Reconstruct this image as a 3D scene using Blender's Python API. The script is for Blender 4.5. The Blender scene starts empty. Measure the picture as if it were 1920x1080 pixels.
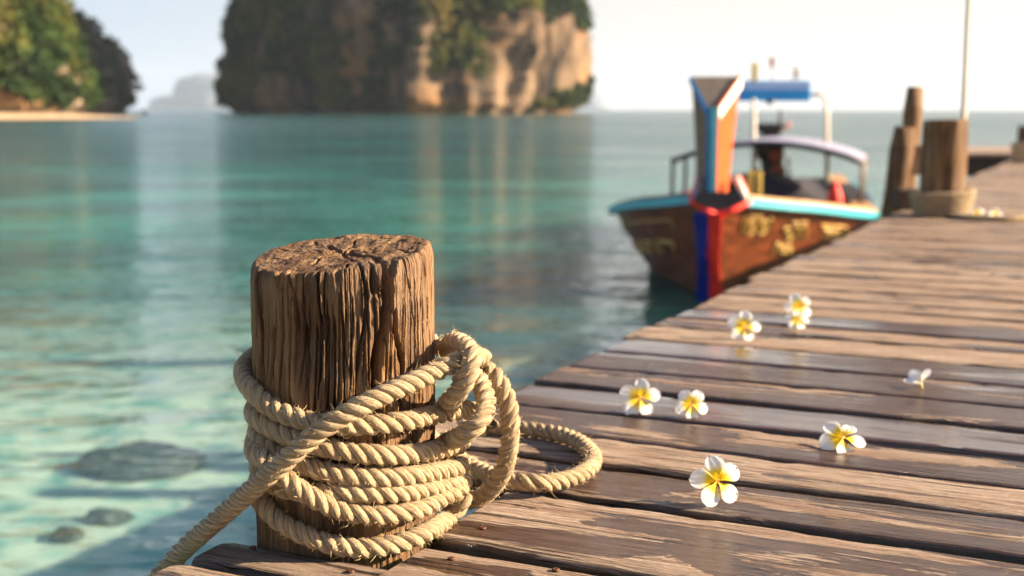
import bpy, math, random
import numpy as np
from mathutils import Vector, Matrix
random.seed(7)
S_ = bpy.context.scene
C = S_.collection
R = math.radians

# ---------------------------------------------------------------- camera, sky, sun, exposure
CAMH = 1.6                     # metres above the water (z = 0)
FPX = 2378.0                   # focal length in pixels of a 1920 px wide picture
PITCH = math.atan(335 / FPX)
cam_d = bpy.data.cameras.new('camera')
cam = bpy.data.objects.new('camera', cam_d); C.objects.link(cam)
cam_d.sensor_width = 36; cam_d.lens = FPX / 1920 * 36
cam_d.clip_start = 0.05; cam_d.clip_end = 20000
cam.location = (0, 0, CAMH); cam.rotation_euler = (R(90) - PITCH, 0, 0)
cam_d.dof.use_dof = True; cam_d.dof.focus_distance = 1.56; cam_d.dof.aperture_fstop = 4.0
S_.camera = cam

SUN_EL, SUN_AZ = 23.0, 91.0    # azimuth clockwise from the camera's view direction (+Y)
w = bpy.data.worlds.new("World"); S_.world = w; w.use_nodes = True
nt = w.node_tree; nt.nodes.clear()
sky = nt.nodes.new('ShaderNodeTexSky'); sky.sky_type = 'NISHITA'; sky.sun_disc = False
sky.sun_elevation = R(SUN_EL); sky.sun_rotation = R(SUN_AZ)
sky.altitude = 0; sky.air_density = 1.0; sky.dust_density = 1.0; sky.ozone_density = 2.0
bg = nt.nodes.new('ShaderNodeBackground'); bg.inputs['Strength'].default_value = 0.05
wo = nt.nodes.new('ShaderNodeOutputWorld')
tn = nt.nodes.new('ShaderNodeMix'); tn.data_type = 'RGBA'; tn.blend_type = 'MULTIPLY'; tn.inputs[0].default_value = 1; tn.inputs[7].default_value = (1.04, .98, 1.03, 1)
nt.links.new(sky.outputs[0], tn.inputs[6]); nt.links.new(tn.outputs[2], bg.inputs[0]); 
# thin bright haze low in the sky, warm towards the sun and cool away from it
tcw = nt.nodes.new('ShaderNodeTexCoord'); sp = nt.nodes.new('ShaderNodeSeparateXYZ'); nt.links.new(tcw.outputs['Generated'], sp.inputs[0])
def mr(src, a, b, c=0.0, d=1.0):
    m_ = nt.nodes.new('ShaderNodeMapRange'); m_.interpolation_type = 'SMOOTHSTEP'
    for k_, x_ in zip(('From Min', 'From Max', 'To Min', 'To Max'), (a, b, c, d)): m_.inputs[k_].default_value = x_
    nt.links.new(src, m_.inputs['Value']); return m_.outputs[0]
vc = nt.nodes.new('ShaderNodeMix'); vc.data_type = 'RGBA'; vc.inputs[6].default_value = (.140, .167, .202, 1); vc.inputs[7].default_value = (.232, .211, .186, 1)
nt.links.new(mr(sp.outputs[0], -.42, .30), vc.inputs[0])
b2 = nt.nodes.new('ShaderNodeBackground'); nt.links.new(vc.outputs[2], b2.inputs[0]); b2.inputs[1].default_value = 1.0
mxw = nt.nodes.new('ShaderNodeMixShader'); nt.links.new(mr(sp.outputs[2], .16, .50, .92, .0), mxw.inputs[0])
nt.links.new(bg.outputs[0], mxw.inputs[1]); nt.links.new(b2.outputs[0], mxw.inputs[2]); nt.links.new(mxw.outputs[0], wo.inputs[0])
sun_d = bpy.data.lights.new('sun', 'SUN'); sun_d.energy = 5.0; sun_d.angle = R(0.5); sun_d.color = (1.0, 0.81, 0.585)
sun = bpy.data.objects.new('sun', sun_d); C.objects.link(sun)
sd = Vector((math.sin(R(SUN_AZ)) * math.cos(R(SUN_EL)), math.cos(R(SUN_AZ)) * math.cos(R(SUN_EL)), math.sin(R(SUN_EL))))
sun.rotation_euler = sd.to_track_quat('Z', 'Y').to_euler(); sun.location = sd * 50
vs = S_.view_settings
vs.view_transform = 'Standard'; vs.look = 'None'; vs.exposure = 2.05; vs.gamma = 1; vs.use_curve_mapping = False
S_.cycles.max_bounces = 8; S_.cycles.transparent_max_bounces = 12; S_.cycles.volume_bounces = 1
S_.cycles.use_denoising = True
S_.cycles.sample_clamp_indirect = 4

# ---------------------------------------------------------------- survey: picture measurements to metres
CP, SP = math.cos(PITCH), math.sin(PITCH)
def ray(x, y):
    a = x - 960; b = 540 - y
    return np.array([a, FPX * CP + b * SP, b * CP - FPX * SP])
def atF(x, y, F):              # point seen at x, y standing F metres ahead
    d = ray(x, y); p = d * F / d[1]; return np.array([p[0], p[1], p[2] + CAMH])
def atZ(x, y, z):              # point seen at x, y lying at height z
    d = ray(x, y); p = d * (z - CAMH) / d[2]; return np.array([p[0], p[1], z])
DZ = CAMH - 0.527              # deck top
AZ = math.atan2(1140, 2401)    # the pier runs this far to the right of the view
PU = np.array([math.sin(AZ), math.cos(AZ)]); PV = np.array([math.cos(AZ), -math.sin(AZ)])
def pier(u, v, z): return (u * PU[0] + v * PV[0], u * PU[1] + v * PV[1], z)

# ---------------------------------------------------------------- numpy noise
_rs = np.random.RandomState(3)
_perm = _rs.permutation(256); _perm = np.concatenate([_perm] * 4).astype(np.int64)
_val = _rs.rand(256) * 2 - 1
def vnoise(x, y, z):
    x = np.asarray(x, float); y = np.asarray(y, float) + 0 * x; z = np.asarray(z, float) + 0 * x
    xi, yi, zi = np.floor(x).astype(np.int64), np.floor(y).astype(np.int64), np.floor(z).astype(np.int64)
    fx, fy, fz = x - xi, y - yi, z - zi
    sx, sy, sz = [t * t * t * (t * (t * 6 - 15) + 10) for t in (fx, fy, fz)]
    def h(i, j, k): return _val[_perm[_perm[_perm[(xi + i) & 255] + ((yi + j) & 255)] + ((zi + k) & 255)] & 255]
    L = lambda a, b, t: a + (b - a) * t
    return L(L(L(h(0,0,0), h(1,0,0), sx), L(h(0,1,0), h(1,1,0), sx), sy),
             L(L(h(0,0,1), h(1,0,1), sx), L(h(0,1,1), h(1,1,1), sx), sy), sz)
def fbm(x, y, z, n=4, g=.5):
    t = 0; a = 1; s = 0
    for i in range(n):
        f = 2.03 ** i
        t = t + a * vnoise(np.asarray(x) * f + 17 * i, np.asarray(y) * f + 5 * i, np.asarray(z) * f + 3 * i); s += a; a *= g
    return t / s

# ---------------------------------------------------------------- object helpers
def tag(o, label=None, cat=None, group=None, kind=None):
    for k, v in (('label', label), ('category', cat), ('group', group), ('kind', kind)):
        if v: o[k] = v
    return o
def empty(name, loc, label, cat, group=None, rz=0):
    o = bpy.data.objects.new(name, None); C.objects.link(o); o.location = loc; o.rotation_euler = (0, 0, rz)
    o.empty_display_size = .1
    return tag(o, label, cat, group)
def mesh_obj(name, verts, faces, m, parent=None, smooth=True, uv=None, attrs=None, mats=None, fmat=None):
    me = bpy.data.meshes.new(name)
    verts = np.asarray(verts, float)
    if isinstance(faces, np.ndarray):
        nf, k = faces.shape
        me.vertices.add(len(verts)); me.vertices.foreach_set('co', verts.ravel())
        me.loops.add(nf * k); me.loops.foreach_set('vertex_index', faces.ravel().astype(np.int32))
        me.polygons.add(nf); me.polygons.foreach_set('loop_start', np.arange(0, nf * k, k, dtype=np.int32))
        me.update(calc_edges=True)
    else:
        me.from_pydata([tuple(v) for v in verts], [], faces)
    if smooth: me.polygons.foreach_set('use_smooth', [True] * len(me.polygons))
    if uv is not None:
        l = me.uv_layers.new(name='UVMap'); idx = np.empty(len(me.loops), np.int32); me.loops.foreach_get('vertex_index', idx)
        l.data.foreach_set('uv', np.asarray(uv, float)[idx].ravel())
    for k, v in (attrs or {}).items():
        a = me.attributes.new(k, 'FLOAT', 'POINT'); a.data.foreach_set('value', np.asarray(v, float).ravel())
    me.materials.append(m)
    for q in (mats or []): me.materials.append(q)
    if fmat is not None: me.polygons.foreach_set('material_index', np.asarray(fmat, np.int32))
    me.validate()
    o = bpy.data.objects.new(name, me); C.objects.link(o)
    if parent is not None: o.parent = parent
    return o
def local(o_root, verts):      # world points into the frame of an unrotated root
    return np.asarray(verts, float) - np.array(o_root.location)
def grid_faces(nu, nv, wrap_u=False, off=0):   # vertices indexed [j*nu+i]
    i = np.arange(nu if wrap_u else nu - 1); j = np.arange(nv - 1)
    I, J = np.meshgrid(i, j); I = I.ravel(); J = J.ravel(); I2 = (I + 1) % nu
    return np.stack([J * nu + I, J * nu + I2, (J + 1) * nu + I2, (J + 1) * nu + I], 1) + off
class MB:
    def __init__(s): s.v = []; s.f = []
    def add(s, v, f):
        o = len(s.v); s.v += [tuple(map(float, p)) for p in v]; s.f += [tuple(o + int(i) for i in q) for q in f]; return s
    def hexa(s, p):            # 8 corners: bottom ring then top ring
        return s.add(p, [(3,2,1,0),(4,5,6,7),(0,1,5,4),(1,2,6,5),(2,3,7,6),(3,0,4,7)])
    def box(s, c, d, bev=0.0, rz=0):
        cx, cy, cz = c; dx, dy, dz = [q / 2 for q in d]; b = min(bev, dx * .9, dy * .9, dz * .9)
        if b <= 0:
            P = [(-dx,-dy,-dz),(dx,-dy,-dz),(dx,dy,-dz),(-dx,dy,-dz),(-dx,-dy,dz),(dx,-dy,dz),(dx,dy,dz),(-dx,dy,dz)]
            F = [(3,2,1,0),(4,5,6,7),(0,1,5,4),(1,2,6,5),(2,3,7,6),(3,0,4,7)]
        else:
            P = []; F = []
            ring = lambda ix, iy, z: [(-ix+b,-iy,z),(ix-b,-iy,z),(ix,-iy+b,z),(ix,iy-b,z),(ix-b,iy,z),(-ix+b,iy,z),(-ix,iy-b,z),(-ix,-iy+b,z)]
            for (ix, iy, z) in ((dx-b*.9,dy-b*.9,-dz),(dx,dy,-dz+b),(dx,dy,dz-b),(dx-b*.9,dy-b*.9,dz)): P += ring(ix, iy, z)
            for k in range(3):
                for i in range(8): F.append((k*8+i, k*8+(i+1)%8, k*8+8+(i+1)%8, k*8+8+i))
            F.append(tuple(range(7,-1,-1))); F.append(tuple(range(24,32)))
        c_, s_ = math.cos(rz), math.sin(rz)
        return s.add([(cx + x*c_ - y*s_, cy + x*s_ + y*c_, cz + z) for x, y, z in P], F)
    def tube(s, pts, r, n=8, cap=True):
        pts = [Vector(p) for p in pts]; rs = r if hasattr(r, '__len__') else [r] * len(pts)
        t = (pts[1] - pts[0]).normalized(); a = Vector((0,0,1)) if abs(t.z) < .9 else Vector((1,0,0))
        N = t.cross(a).normalized(); V = []; F = []
        for i, p in enumerate(pts):
            t = (pts[min(i+1, len(pts)-1)] - pts[max(i-1, 0)]).normalized()
            N = (N - t * N.dot(t)).normalized(); B = t.cross(N)
            V += [p + (N * math.cos(q) + B * math.sin(q)) * rs[i] for q in [2*math.pi*k/n for k in range(n)]]
        for i in range(len(pts) - 1):
            for k in range(n): F.append((i*n+k, i*n+(k+1)%n, (i+1)*n+(k+1)%n, (i+1)*n+k))
        if cap: F.append(tuple(range(n-1,-1,-1))); F.append(tuple((len(pts)-1)*n + k for k in range(n)))
        return s.add(V, F)
    def lathe(s, prof, n=24, c=(0,0,0)):
        V = [(c[0] + r*math.cos(2*math.pi*k/n), c[1] + r*math.sin(2*math.pi*k/n), c[2] + z) for r, z in prof for k in range(n)]
        F = [(j*n+k, j*n+(k+1)%n, (j+1)*n+(k+1)%n, (j+1)*n+k) for j in range(len(prof)-1) for k in range(n)]
        F.append(tuple(range(n-1,-1,-1))); F.append(tuple((len(prof)-1)*n + k for k in range(n)))
        return s.add(V, F)
    def build(s, name, m, parent=None, smooth=False, rel=None, **kw):
        v = np.array(s.v)
        if rel is not None: v = local(rel, v)
        o = mesh_obj(name, v, s.f, m, parent, smooth, **kw)
        return o
def catmull(P, step):          # smooth dense polyline through P, evenly spaced
    P = np.asarray(P, float); Q = np.vstack([2*P[0]-P[1], P, 2*P[-1]-P[-2]]); out = []
    for i in range(1, len(Q) - 2):
        p0, p1, p2, p3 = Q[i-1:i+3]
        t0 = 0; t1 = t0 + max(np.linalg.norm(p1-p0), 1e-6)**.5; t2 = t1 + max(np.linalg.norm(p2-p1), 1e-6)**.5; t3 = t2 + max(np.linalg.norm(p3-p2), 1e-6)**.5
        t = np.linspace(t1, t2, 24, endpoint=False)[:, None]
        A1 = (t1-t)/(t1-t0)*p0 + (t-t0)/(t1-t0)*p1; A2 = (t2-t)/(t2-t1)*p1 + (t-t1)/(t2-t1)*p2; A3 = (t3-t)/(t3-t2)*p2 + (t-t2)/(t3-t2)*p3
        B1 = (t2-t)/(t2-t0)*A1 + (t-t0)/(t2-t0)*A2; B2 = (t3-t)/(t3-t1)*A2 + (t-t1)/(t3-t1)*A3
        out.append((t2-t)/(t2-t1)*B1 + (t-t1)/(t2-t1)*B2)
    out = np.vstack(out + [P[-1:]])
    d = np.r_[0, np.cumsum(np.linalg.norm(np.diff(out, axis=0), axis=1))]
    n = max(2, int(d[-1] / step)); s = np.linspace(0, d[-1], n)
    return np.stack([np.interp(s, d, out[:, k]) for k in range(3)], 1), s

# ---------------------------------------------------------------- materials
class M:
    def __init__(s, name):
        s.m = bpy.data.materials.new(name); s.m.use_nodes = True; s.t = s.m.node_tree; s.t.nodes.clear()
        s.out = s.n('ShaderNodeOutputMaterial')
    def n(s, typ, **kw):
        q = s.t.nodes.new(typ)
        for k, v in kw.items():
            if k.startswith('i_'):
                key = k[2:]; q.inputs[int(key) if key.isdigit() else key.replace('_', ' ')].default_value = v
            else: setattr(q, k, v)
        return q
    def l(s, a, b): s.t.links.new(a, b); return s
    def coords(s, kind='Object', scale=(1,1,1), rot=(0,0,0)):
        tc = s.n('ShaderNodeTexCoord'); mp = s.n('ShaderNodeMapping'); mp.inputs['Scale'].default_value = scale; mp.inputs['Rotation'].default_value = rot
        s.l(tc.outputs[kind], mp.inputs[0]); return mp.outputs[0]
    def noise(s, vec, scale, detail=4, rough=.55, dist=0.0):
        q = s.n('ShaderNodeTexNoise'); q.inputs['Scale'].default_value = scale; q.inputs['Detail'].default_value = detail
        q.inputs['Roughness'].default_value = rough; q.inputs['Distortion'].default_value = dist; s.l(vec, q.inputs['Vector']); return q.outputs[0]
    def ramp(s, fac, stops, interp='LINEAR'):
        q = s.n('ShaderNodeValToRGB'); q.color_ramp.interpolation = interp; e = q.color_ramp.elements
        while len(e) > 1: e.remove(e[-1])
        e[0].position = stops[0][0]; c = stops[0][1]; e[0].color = (*c, 1) if hasattr(c, '__len__') else (c, c, c, 1)
        for p, c in stops[1:]:
            x = e.new(p); x.color = (*c, 1) if hasattr(c, '__len__') else (c, c, c, 1)
        s.l(fac, q.inputs[0]); return q.outputs[0]
    def mix(s, fac, a, b, blend='MIX'):
        q = s.n('ShaderNodeMix', data_type='RGBA', blend_type=blend)
        for i, v in ((0, fac), (6, a), (7, b)):
            if isinstance(v, (int, float)): q.inputs[i].default_value = v if i == 0 else (v, v, v, 1)
            elif isinstance(v, tuple): q.inputs[i].default_value = (*v, 1)
            else: s.l(v, q.inputs[i])
        return q.outputs[2]
    def math(s, op, a, b=None, c=None, clamp=False):
        q = s.n('ShaderNodeMath', operation=op, use_clamp=clamp)
        for i, v in enumerate((a, b, c)):
            if v is None: continue
            if isinstance(v, (int, float)): q.inputs[i].default_value = v
            else: s.l(v, q.inputs[i])
        return q.outputs[0]
    def attr(s, name): return s.n('ShaderNodeAttribute', attribute_name=name).outputs['Fac']
    def bump(s, h, strength=1, dist=.01, normal=None):
        q = s.n('ShaderNodeBump'); q.inputs['Strength'].default_value = strength; q.inputs['Distance'].default_value = dist
        s.l(h, q.inputs['Height'])
        if normal is not None: s.l(normal, q.inputs['Normal'])
        return q.outputs[0]
    def pbr(s, color, rough=.7, normal=None, **kw):
        b = s.n('ShaderNodeBsdfPrincipled')
        for k, v in [('Base Color', color), ('Roughness', rough), ('Normal', normal)] + list(kw.items()):
            if v is None: continue
            if isinstance(v, tuple): b.inputs[k].default_value = (*v, 1) if len(v) == 3 else v
            elif isinstance(v, (int, float)): b.inputs[k].default_value = v
            else: s.l(v, b.inputs[k])
        s.l(b.outputs[0], s.out.inputs[0]); return b

def mat_deck():
    q = M('weathered_deck_wood')
    uv = q.n('ShaderNodeUVMap', uv_map='UVMap').outputs[0]
    def mp(sx, sy, lx=0.0):
        k = q.n('ShaderNodeMapping'); k.inputs['Scale'].default_value = (sx, sy, 1); k.inputs['Location'].default_value = (lx, lx * .7, 0); q.l(uv, k.inputs[0]); return k.outputs[0]
    warp = q.noise(mp(1.2, 9), 1, 2)
    wv = q.n('ShaderNodeVectorMath', operation='MULTIPLY_ADD'); q.l(uv, wv.inputs[0]); wv.inputs[1].default_value = (1, 1, 1)
    cw = q.n('ShaderNodeCombineXYZ'); q.l(q.math('MULTIPLY', q.math('SUBTRACT', warp, .5), .03), cw.inputs[1]); q.l(cw.outputs[0], wv.inputs[2])
    def mw(sx, sy):
        k = q.n('ShaderNodeMapping'); k.inputs['Scale'].default_value = (sx, sy, 1); q.l(wv.outputs[0], k.inputs[0]); return k.outputs[0]
    grain = q.noise(mw(9, 340), 1, 5, .75)
    crack = q.noise(mw(3.2, 95), 1, 3, .6)
    crackm = q.ramp(crack, [(.34, 1.0), (.41, 0.0)])
    broad = q.noise(mw(2.5, 26), 1, 5, .65)
    col = q.ramp(grain, [(.25, (.075, .040, .024)), (.42, (.24, .155, .095)), (.54, (.45, .345, .260)), (.76, (.60, .49, .385))])
    col = q.mix(q.ramp(broad, [(.34, .70), (.55, 0.0)]), col, (.22, .125, .082), 'MIX')
    tint = q.attr('tint')
    col = q.mix(tint, col, (.215, .135, .088), 'MIX')
    col = q.mix(q.math('MULTIPLY', crackm, .85), col, (.018, .011, .008))
    fine = q.noise(mp(90, 190), 1, 3, .7)
    col = q.mix(.42, col, q.ramp(fine, [(.3, .35), (.62, 1.05)]), 'MULTIPLY')
    hair = q.noise(mw(9, 520), 1, 2, .6); col = q.mix(q.ramp(hair, [(.35, .85), (.44, 0.0)]), col, (.04, .024, .016))
    rust = q.noise(mp(14, 40, 3.3), 1, 3, .6)
    col = q.mix(q.ramp(rust, [(.71, 0.0), (.78, .65)]), col, (.19, .045, .018))
    # standing damp: an irregular film, more of it on the planks marked wet
    wn = q.noise(mw(2.0, 11), 1, 5, .62, .6)
    wet = q.math('ADD', wn, q.math('MULTIPLY', q.attr('wet'), .40))
    wet = q.ramp(wet, [(.59, 0.0), (.61, 1.0)])
    pool = q.ramp(q.math('ADD', q.noise(mw(1.6, 8), 1, 2, .5), q.math('MULTIPLY', q.attr('wet'), .42)), [(.77, 0.0), (.88, 1.0)])
    pool = q.math('MULTIPLY', pool, wet)
    dcol = q.mix(1.0, col, (.27, .205, .165), 'MULTIPLY')
    col = q.mix(wet, col, dcol)
    col = q.mix(q.attr('edge'), col, q.mix(1.0, col, (.24, .20, .18), 'MULTIPLY'))  # damp plank sides, darkened further in colour for shade in the gaps
    rough = q.mix(pool, q.mix(wet, .78, .20), .05)
    h = q.math('ADD', q.math('MULTIPLY', grain, .5), q.math('MULTIPLY', crackm, -.9))
    h = q.math('ADD', h, q.math('MULTIPLY', fine, .22)); h = q.math('ADD', h, q.math('MULTIPLY', q.ramp(hair, [(.30, 0.0), (.42, 1.0)]), .35))
    h = q.math('ADD', h, q.math('MULTIPLY', broad, .8))
    h = q.math('MULTIPLY', h, q.math('SUBTRACT', 1.0, q.math('ADD', q.math('MULTIPLY', wet, .35), q.math('MULTIPLY', pool, .60))))
    nm = q.bump(h, 1.0, .0080)
    b = q.pbr(col, rough, nm)
    q.l(q.mix(wet, .15, .62), b.inputs['Specular IOR Level'])
    q.l(q.math('MULTIPLY', pool, .25), b.inputs['Coat Weight']); b.inputs['Coat Roughness'].default_value = .08
    return q.m
def mat_post(name='weathered_post_wood'):
    q = M(name)
    a = q.coords('Object', (1, 1, .055)); n1 = q.noise(a, 190, 5, .62)
    a2 = q.coords('Object', (1, 1, .10)); n2 = q.noise(a2, 38, 4, .6, .4)
    c = q.coords('Object'); n3 = q.noise(c, 9, 3, .6)
    n4 = q.noise(q.coords('Object', (1, 1, .3)), 420, 3, .7)
    col = q.ramp(n2, [(.28, (.050, .023, .010)), (.44, (.135, .066, .027)), (.58, (.255, .142, .062)), (.78, (.38, .245, .13))])
    col = q.mix(.75, col, q.ramp(n1, [(.28, .30), (.50, .85), (.75, 1.15)]), 'MULTIPLY')
    col = q.mix(q.ramp(n3, [(.45, 0.0), (.7, .55)]), col, (.17, .115, .080))
    col = q.mix(.35, col, q.ramp(n4, [(.3, .45), (.65, 1.1)]), 'MULTIPLY')
    col = q.mix(q.attr('char'), col, (.045, .022, .012))
    h = q.math('ADD', q.math('MULTIPLY', n1, 1.0), q.math('MULTIPLY', n4, .3)); h = q.math('ADD', h, q.math('MULTIPLY', n2, .8))
    q.pbr(col, .8, q.bump(h, 1.0, .0055), **{'Specular IOR Level': .25}); return q.m
def mat_rope():
    q = M('manila_rope')
    uv = q.n('ShaderNodeUVMap', uv_map='UVMap').outputs[0]
    k = q.n('ShaderNodeMapping'); k.inputs['Scale'].default_value = (45, 1100, 1); q.l(uv, k.inputs[0])
    n1 = q.noise(k.outputs[0], 1, 4, .7)
    k2 = q.n('ShaderNodeMapping'); k2.inputs['Scale'].default_value = (14, 330, 1); q.l(uv, k2.inputs[0]); n2 = q.noise(k2.outputs[0], 1, 3, .6)
    n3 = q.noise(q.coords('Object'), 35, 3, .6)
    col = q.ramp(n1, [(.25, (.14, .08, .030)), (.42, (.40, .275, .135)), (.60, (.59, .445, .265)), (.85, (.74, .61, .42))])
    col = q.mix(q.ramp(n3, [(.42, 0.0), (.72, .55)]), col, (.27, .17, .085))
    col = q.mix(.4, col, q.ramp(n2, [(.3, .5), (.6, 1.05)]), 'MULTIPLY')
    h = q.math('ADD', n1, q.math('MULTIPLY', n2, 1.8))
    q.pbr(col, .72, q.bump(h, 1.0, .0024), **{'Specular IOR Level': .25, 'Sheen Weight': .12}); return q.m
def mat_fibre():
    q = M('rope_fibre'); n = q.noise(q.coords('Object'), 60, 2)
    q.pbr(q.ramp(n, [(.3, (.40, .26, .10)), (.7, (.62, .45, .22))]), .6); return q.m
def mat_petal():
    q = M('flower_petal')
    r = q.attr('rad'); n = q.noise(q.coords('Object'), 90, 3)
    rr = q.math('ADD', r, q.math('MULTIPLY', q.math('SUBTRACT', n, .5), .16))
    col = q.ramp(rr, [(.0, (.88, .36, .01)), (.14, (.90, .56, .010)), (.36, (.90, .64, .015)), (.54, (.88, .82, .55)), (.66, (.86, .84, .80))])
    st = q.attr('vein'); hb = q.bump(q.math('ADD', st, n), .35, .001)
    b = q.n('ShaderNodeBsdfPrincipled'); q.l(col, b.inputs['Base Color']); b.inputs['Roughness'].default_value = .45; q.l(hb, b.inputs['Normal'])
    b.inputs['Specular IOR Level'].default_value = .35
    tr = q.n('ShaderNodeBsdfTranslucent'); q.l(col, tr.inputs[0])
    mx = q.n('ShaderNodeMixShader'); mx.inputs[0].default_value = .32; q.l(b.outputs[0], mx.inputs[1]); q.l(tr.outputs[0], mx.inputs[2]); q.l(mx.outputs[0], q.out.inputs[0])
    return q.m
def mat_simple(name, col, rough=.6, var=.25, scale=6, metal=0.0, stretch=(1,1,1), bump=0.0, spec=.4):
    q = M(name); n = q.noise(q.coords('Object', stretch), scale, 4, .6)
    c = q.mix(1.0, col, q.ramp(n, [(.25, 1 - var), (.75, 1 + var * .4)]), 'MULTIPLY')
    q.pbr(c, rough, q.bump(n, .5, bump) if bump else None, Metallic=metal, **{'Specular IOR Level': spec}); return q.m
def mat_rock(name, pale, dark, sc):
    q = M(name); a = q.n('ShaderNodeNewGeometry').outputs['Position']
    k = q.n('ShaderNodeMapping'); k.inputs['Scale'].default_value = (1, 1, .22); q.l(a, k.inputs[0])
    n1 = q.noise(k.outputs[0], sc, 6, .62, .8); n2 = q.noise(k.outputs[0], sc * 4.5, 5, .65); n3 = q.noise(a, sc * .45, 4, .6)
    col = q.ramp(n1, [(.38, dark), (.50, tuple(.55 * x + .25 * y for x, y in zip(pale, dark))), (.62, pale), (.80, tuple(min(1, x * 1.2) for x in pale))])
    col = q.mix(.7, col, q.ramp(n2, [(.3, .45), (.6, 1.1)]), 'MULTIPLY')
    col = q.mix(q.ramp(n3, [(.5, 0.0), (.64, .8)]), col, (.34, .175, .07))
    q.pbr(col, .9, q.bump(q.math('ADD', n1, n2), 1.0, .28 / sc), **{'Specular IOR Level': .1}); return q.m
def mat_leaf(name, sc, cols):
    q = M(name); a = q.n('ShaderNodeNewGeometry').outputs['Position']
    n = q.noise(a, sc, 4, .65); n2 = q.noise(a, sc * 7, 3, .6)
    col = q.ramp(n, [(.30, cols[0]), (.45, cols[1]), (.56, cols[2]), (.70, cols[3])])
    col = q.mix(.6, col, q.ramp(n2, [(.3, .5), (.65, 1.2)]), 'MULTIPLY')
    b = q.n('ShaderNodeBsdfPrincipled'); q.l(col, b.inputs['Base Color']); b.inputs['Roughness'].default_value = .75; b.inputs['Specular IOR Level'].default_value = .15
    tr = q.n('ShaderNodeBsdfTranslucent'); q.l(col, tr.inputs[0])
    mx = q.n('ShaderNodeMixShader'); mx.inputs[0].default_value = .25; q.l(b.outputs[0], mx.inputs[1]); q.l(tr.outputs[0], mx.inputs[2]); q.l(mx.outputs[0], q.out.inputs[0]); return q.m
def mat_sea():
    q = M('sea_water'); pos = q.n('ShaderNodeNewGeometry').outputs['Position']
    def mp(sx, sy, rz=0.0):
        k = q.n('ShaderNodeMapping'); k.inputs['Scale'].default_value = (sx, sy, 1); k.inputs['Rotation'].default_value = (0, 0, rz); q.l(pos, k.inputs[0]); return k.outputs[0]
    w0 = q.noise(mp(.20, .55, R(8)), 1.0, 2, .5, .3)
    w1 = q.noise(mp(.9, 2.0, R(12)), 1.0, 3, .5, .5)
    w2 = q.noise(mp(3.2, 6.0, R(-14)), 1.0, 3, .5, .4)
    w3 = q.noise(mp(11, 17, R(25)), 1.0, 2, .5)
    h = q.math('ADD', q.math('ADD', q.math('MULTIPLY', w0, .20), q.math('MULTIPLY', w1, .105)), q.math('ADD', q.math('MULTIPLY', w2, .050), q.math('MULTIPLY', w3, .010)))
    calm = q.noise(mp(.05, .11), 1.0, 3, .5)
    nm = q.bump(q.math('MULTIPLY', h, q.ramp(calm, [(.35, .55), (.65, 1.25)])), 1.0, 1.0)
    sx = q.n('ShaderNodeSeparateXYZ'); q.l(pos, sx.inputs[0])
    # body colour: what the depth of the water itself scatters back, deeper further out, reef patches between
    patch = q.noise(mp(.11, .17), 1.0, 4, .6, .5)
    body = q.ramp(patch, [(.36, (.006, .075, .054)), (.50, (.018, .145, .110)), (.64, (.06, .28, .215))])
    depth = q.n('ShaderNodeMapRange'); depth.inputs['From Min'].default_value = 7.5; depth.inputs['From Max'].default_value = 17; q.l(sx.outputs[1], depth.inputs[0])
    dep = q.math('ADD', depth.outputs[0], q.math('MULTIPLY', q.math('SUBTRACT', patch, .5), .5), clamp=True)
    far = q.n('ShaderNodeMapRange'); far.inputs['From Min'].default_value = 12; far.inputs['From Max'].default_value = 45; q.l(sx.outputs[1], far.inputs[0])
    body = q.mix(far.outputs[0], body, (.008, .068, .060))
    shal = q.n('ShaderNodeMapRange'); shal.inputs['From Min'].default_value = 11; shal.inputs['From Max'].default_value = 5; q.l(sx.outputs[1], shal.inputs[0])
    body = q.mix(q.math('MULTIPLY', shal.outputs[0], .75), body, (.30, .70, .58))
    dif = q.n('ShaderNodeSubsurfaceScattering', falloff='BURLEY'); q.l(body, dif.inputs[0]); dif.inputs['Scale'].default_value = 1.0; dif.inputs['Radius'].default_value = (.6, 2.6, 2.0)
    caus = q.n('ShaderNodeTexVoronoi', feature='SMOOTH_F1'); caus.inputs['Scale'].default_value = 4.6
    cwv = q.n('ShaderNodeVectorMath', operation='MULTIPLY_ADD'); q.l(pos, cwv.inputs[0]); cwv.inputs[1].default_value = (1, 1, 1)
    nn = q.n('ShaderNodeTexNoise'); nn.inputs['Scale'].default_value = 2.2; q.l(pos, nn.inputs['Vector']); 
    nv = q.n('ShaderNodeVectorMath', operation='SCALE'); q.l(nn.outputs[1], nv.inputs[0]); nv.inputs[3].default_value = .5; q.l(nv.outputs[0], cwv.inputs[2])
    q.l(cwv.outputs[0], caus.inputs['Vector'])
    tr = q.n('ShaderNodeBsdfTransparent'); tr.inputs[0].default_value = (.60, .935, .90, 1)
    q.l(q.mix(q.ramp(caus.outputs['Distance'], [(.16, 0.0), (.44, 1.0)]), (.28, .58, .60), (.74, .91, .90)), tr.inputs[0])  # caustic light pattern put into the surface tint
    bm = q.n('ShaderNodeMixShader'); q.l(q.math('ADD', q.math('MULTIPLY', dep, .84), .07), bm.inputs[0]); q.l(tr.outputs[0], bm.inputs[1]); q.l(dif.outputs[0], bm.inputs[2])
    gl = q.n('ShaderNodeBsdfGlossy'); gl.inputs['Roughness'].default_value = .06; q.l(nm, gl.inputs['Normal'])
    rg = q.n('ShaderNodeMapRange'); rg.inputs['From Min'].default_value = 10; rg.inputs['From Max'].default_value = 120; rg.inputs['To Min'].default_value = .05; rg.inputs['To Max'].default_value = .15; q.l(sx.outputs[1], rg.inputs[0]); q.l(rg.outputs[0], gl.inputs['Roughness'])
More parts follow.
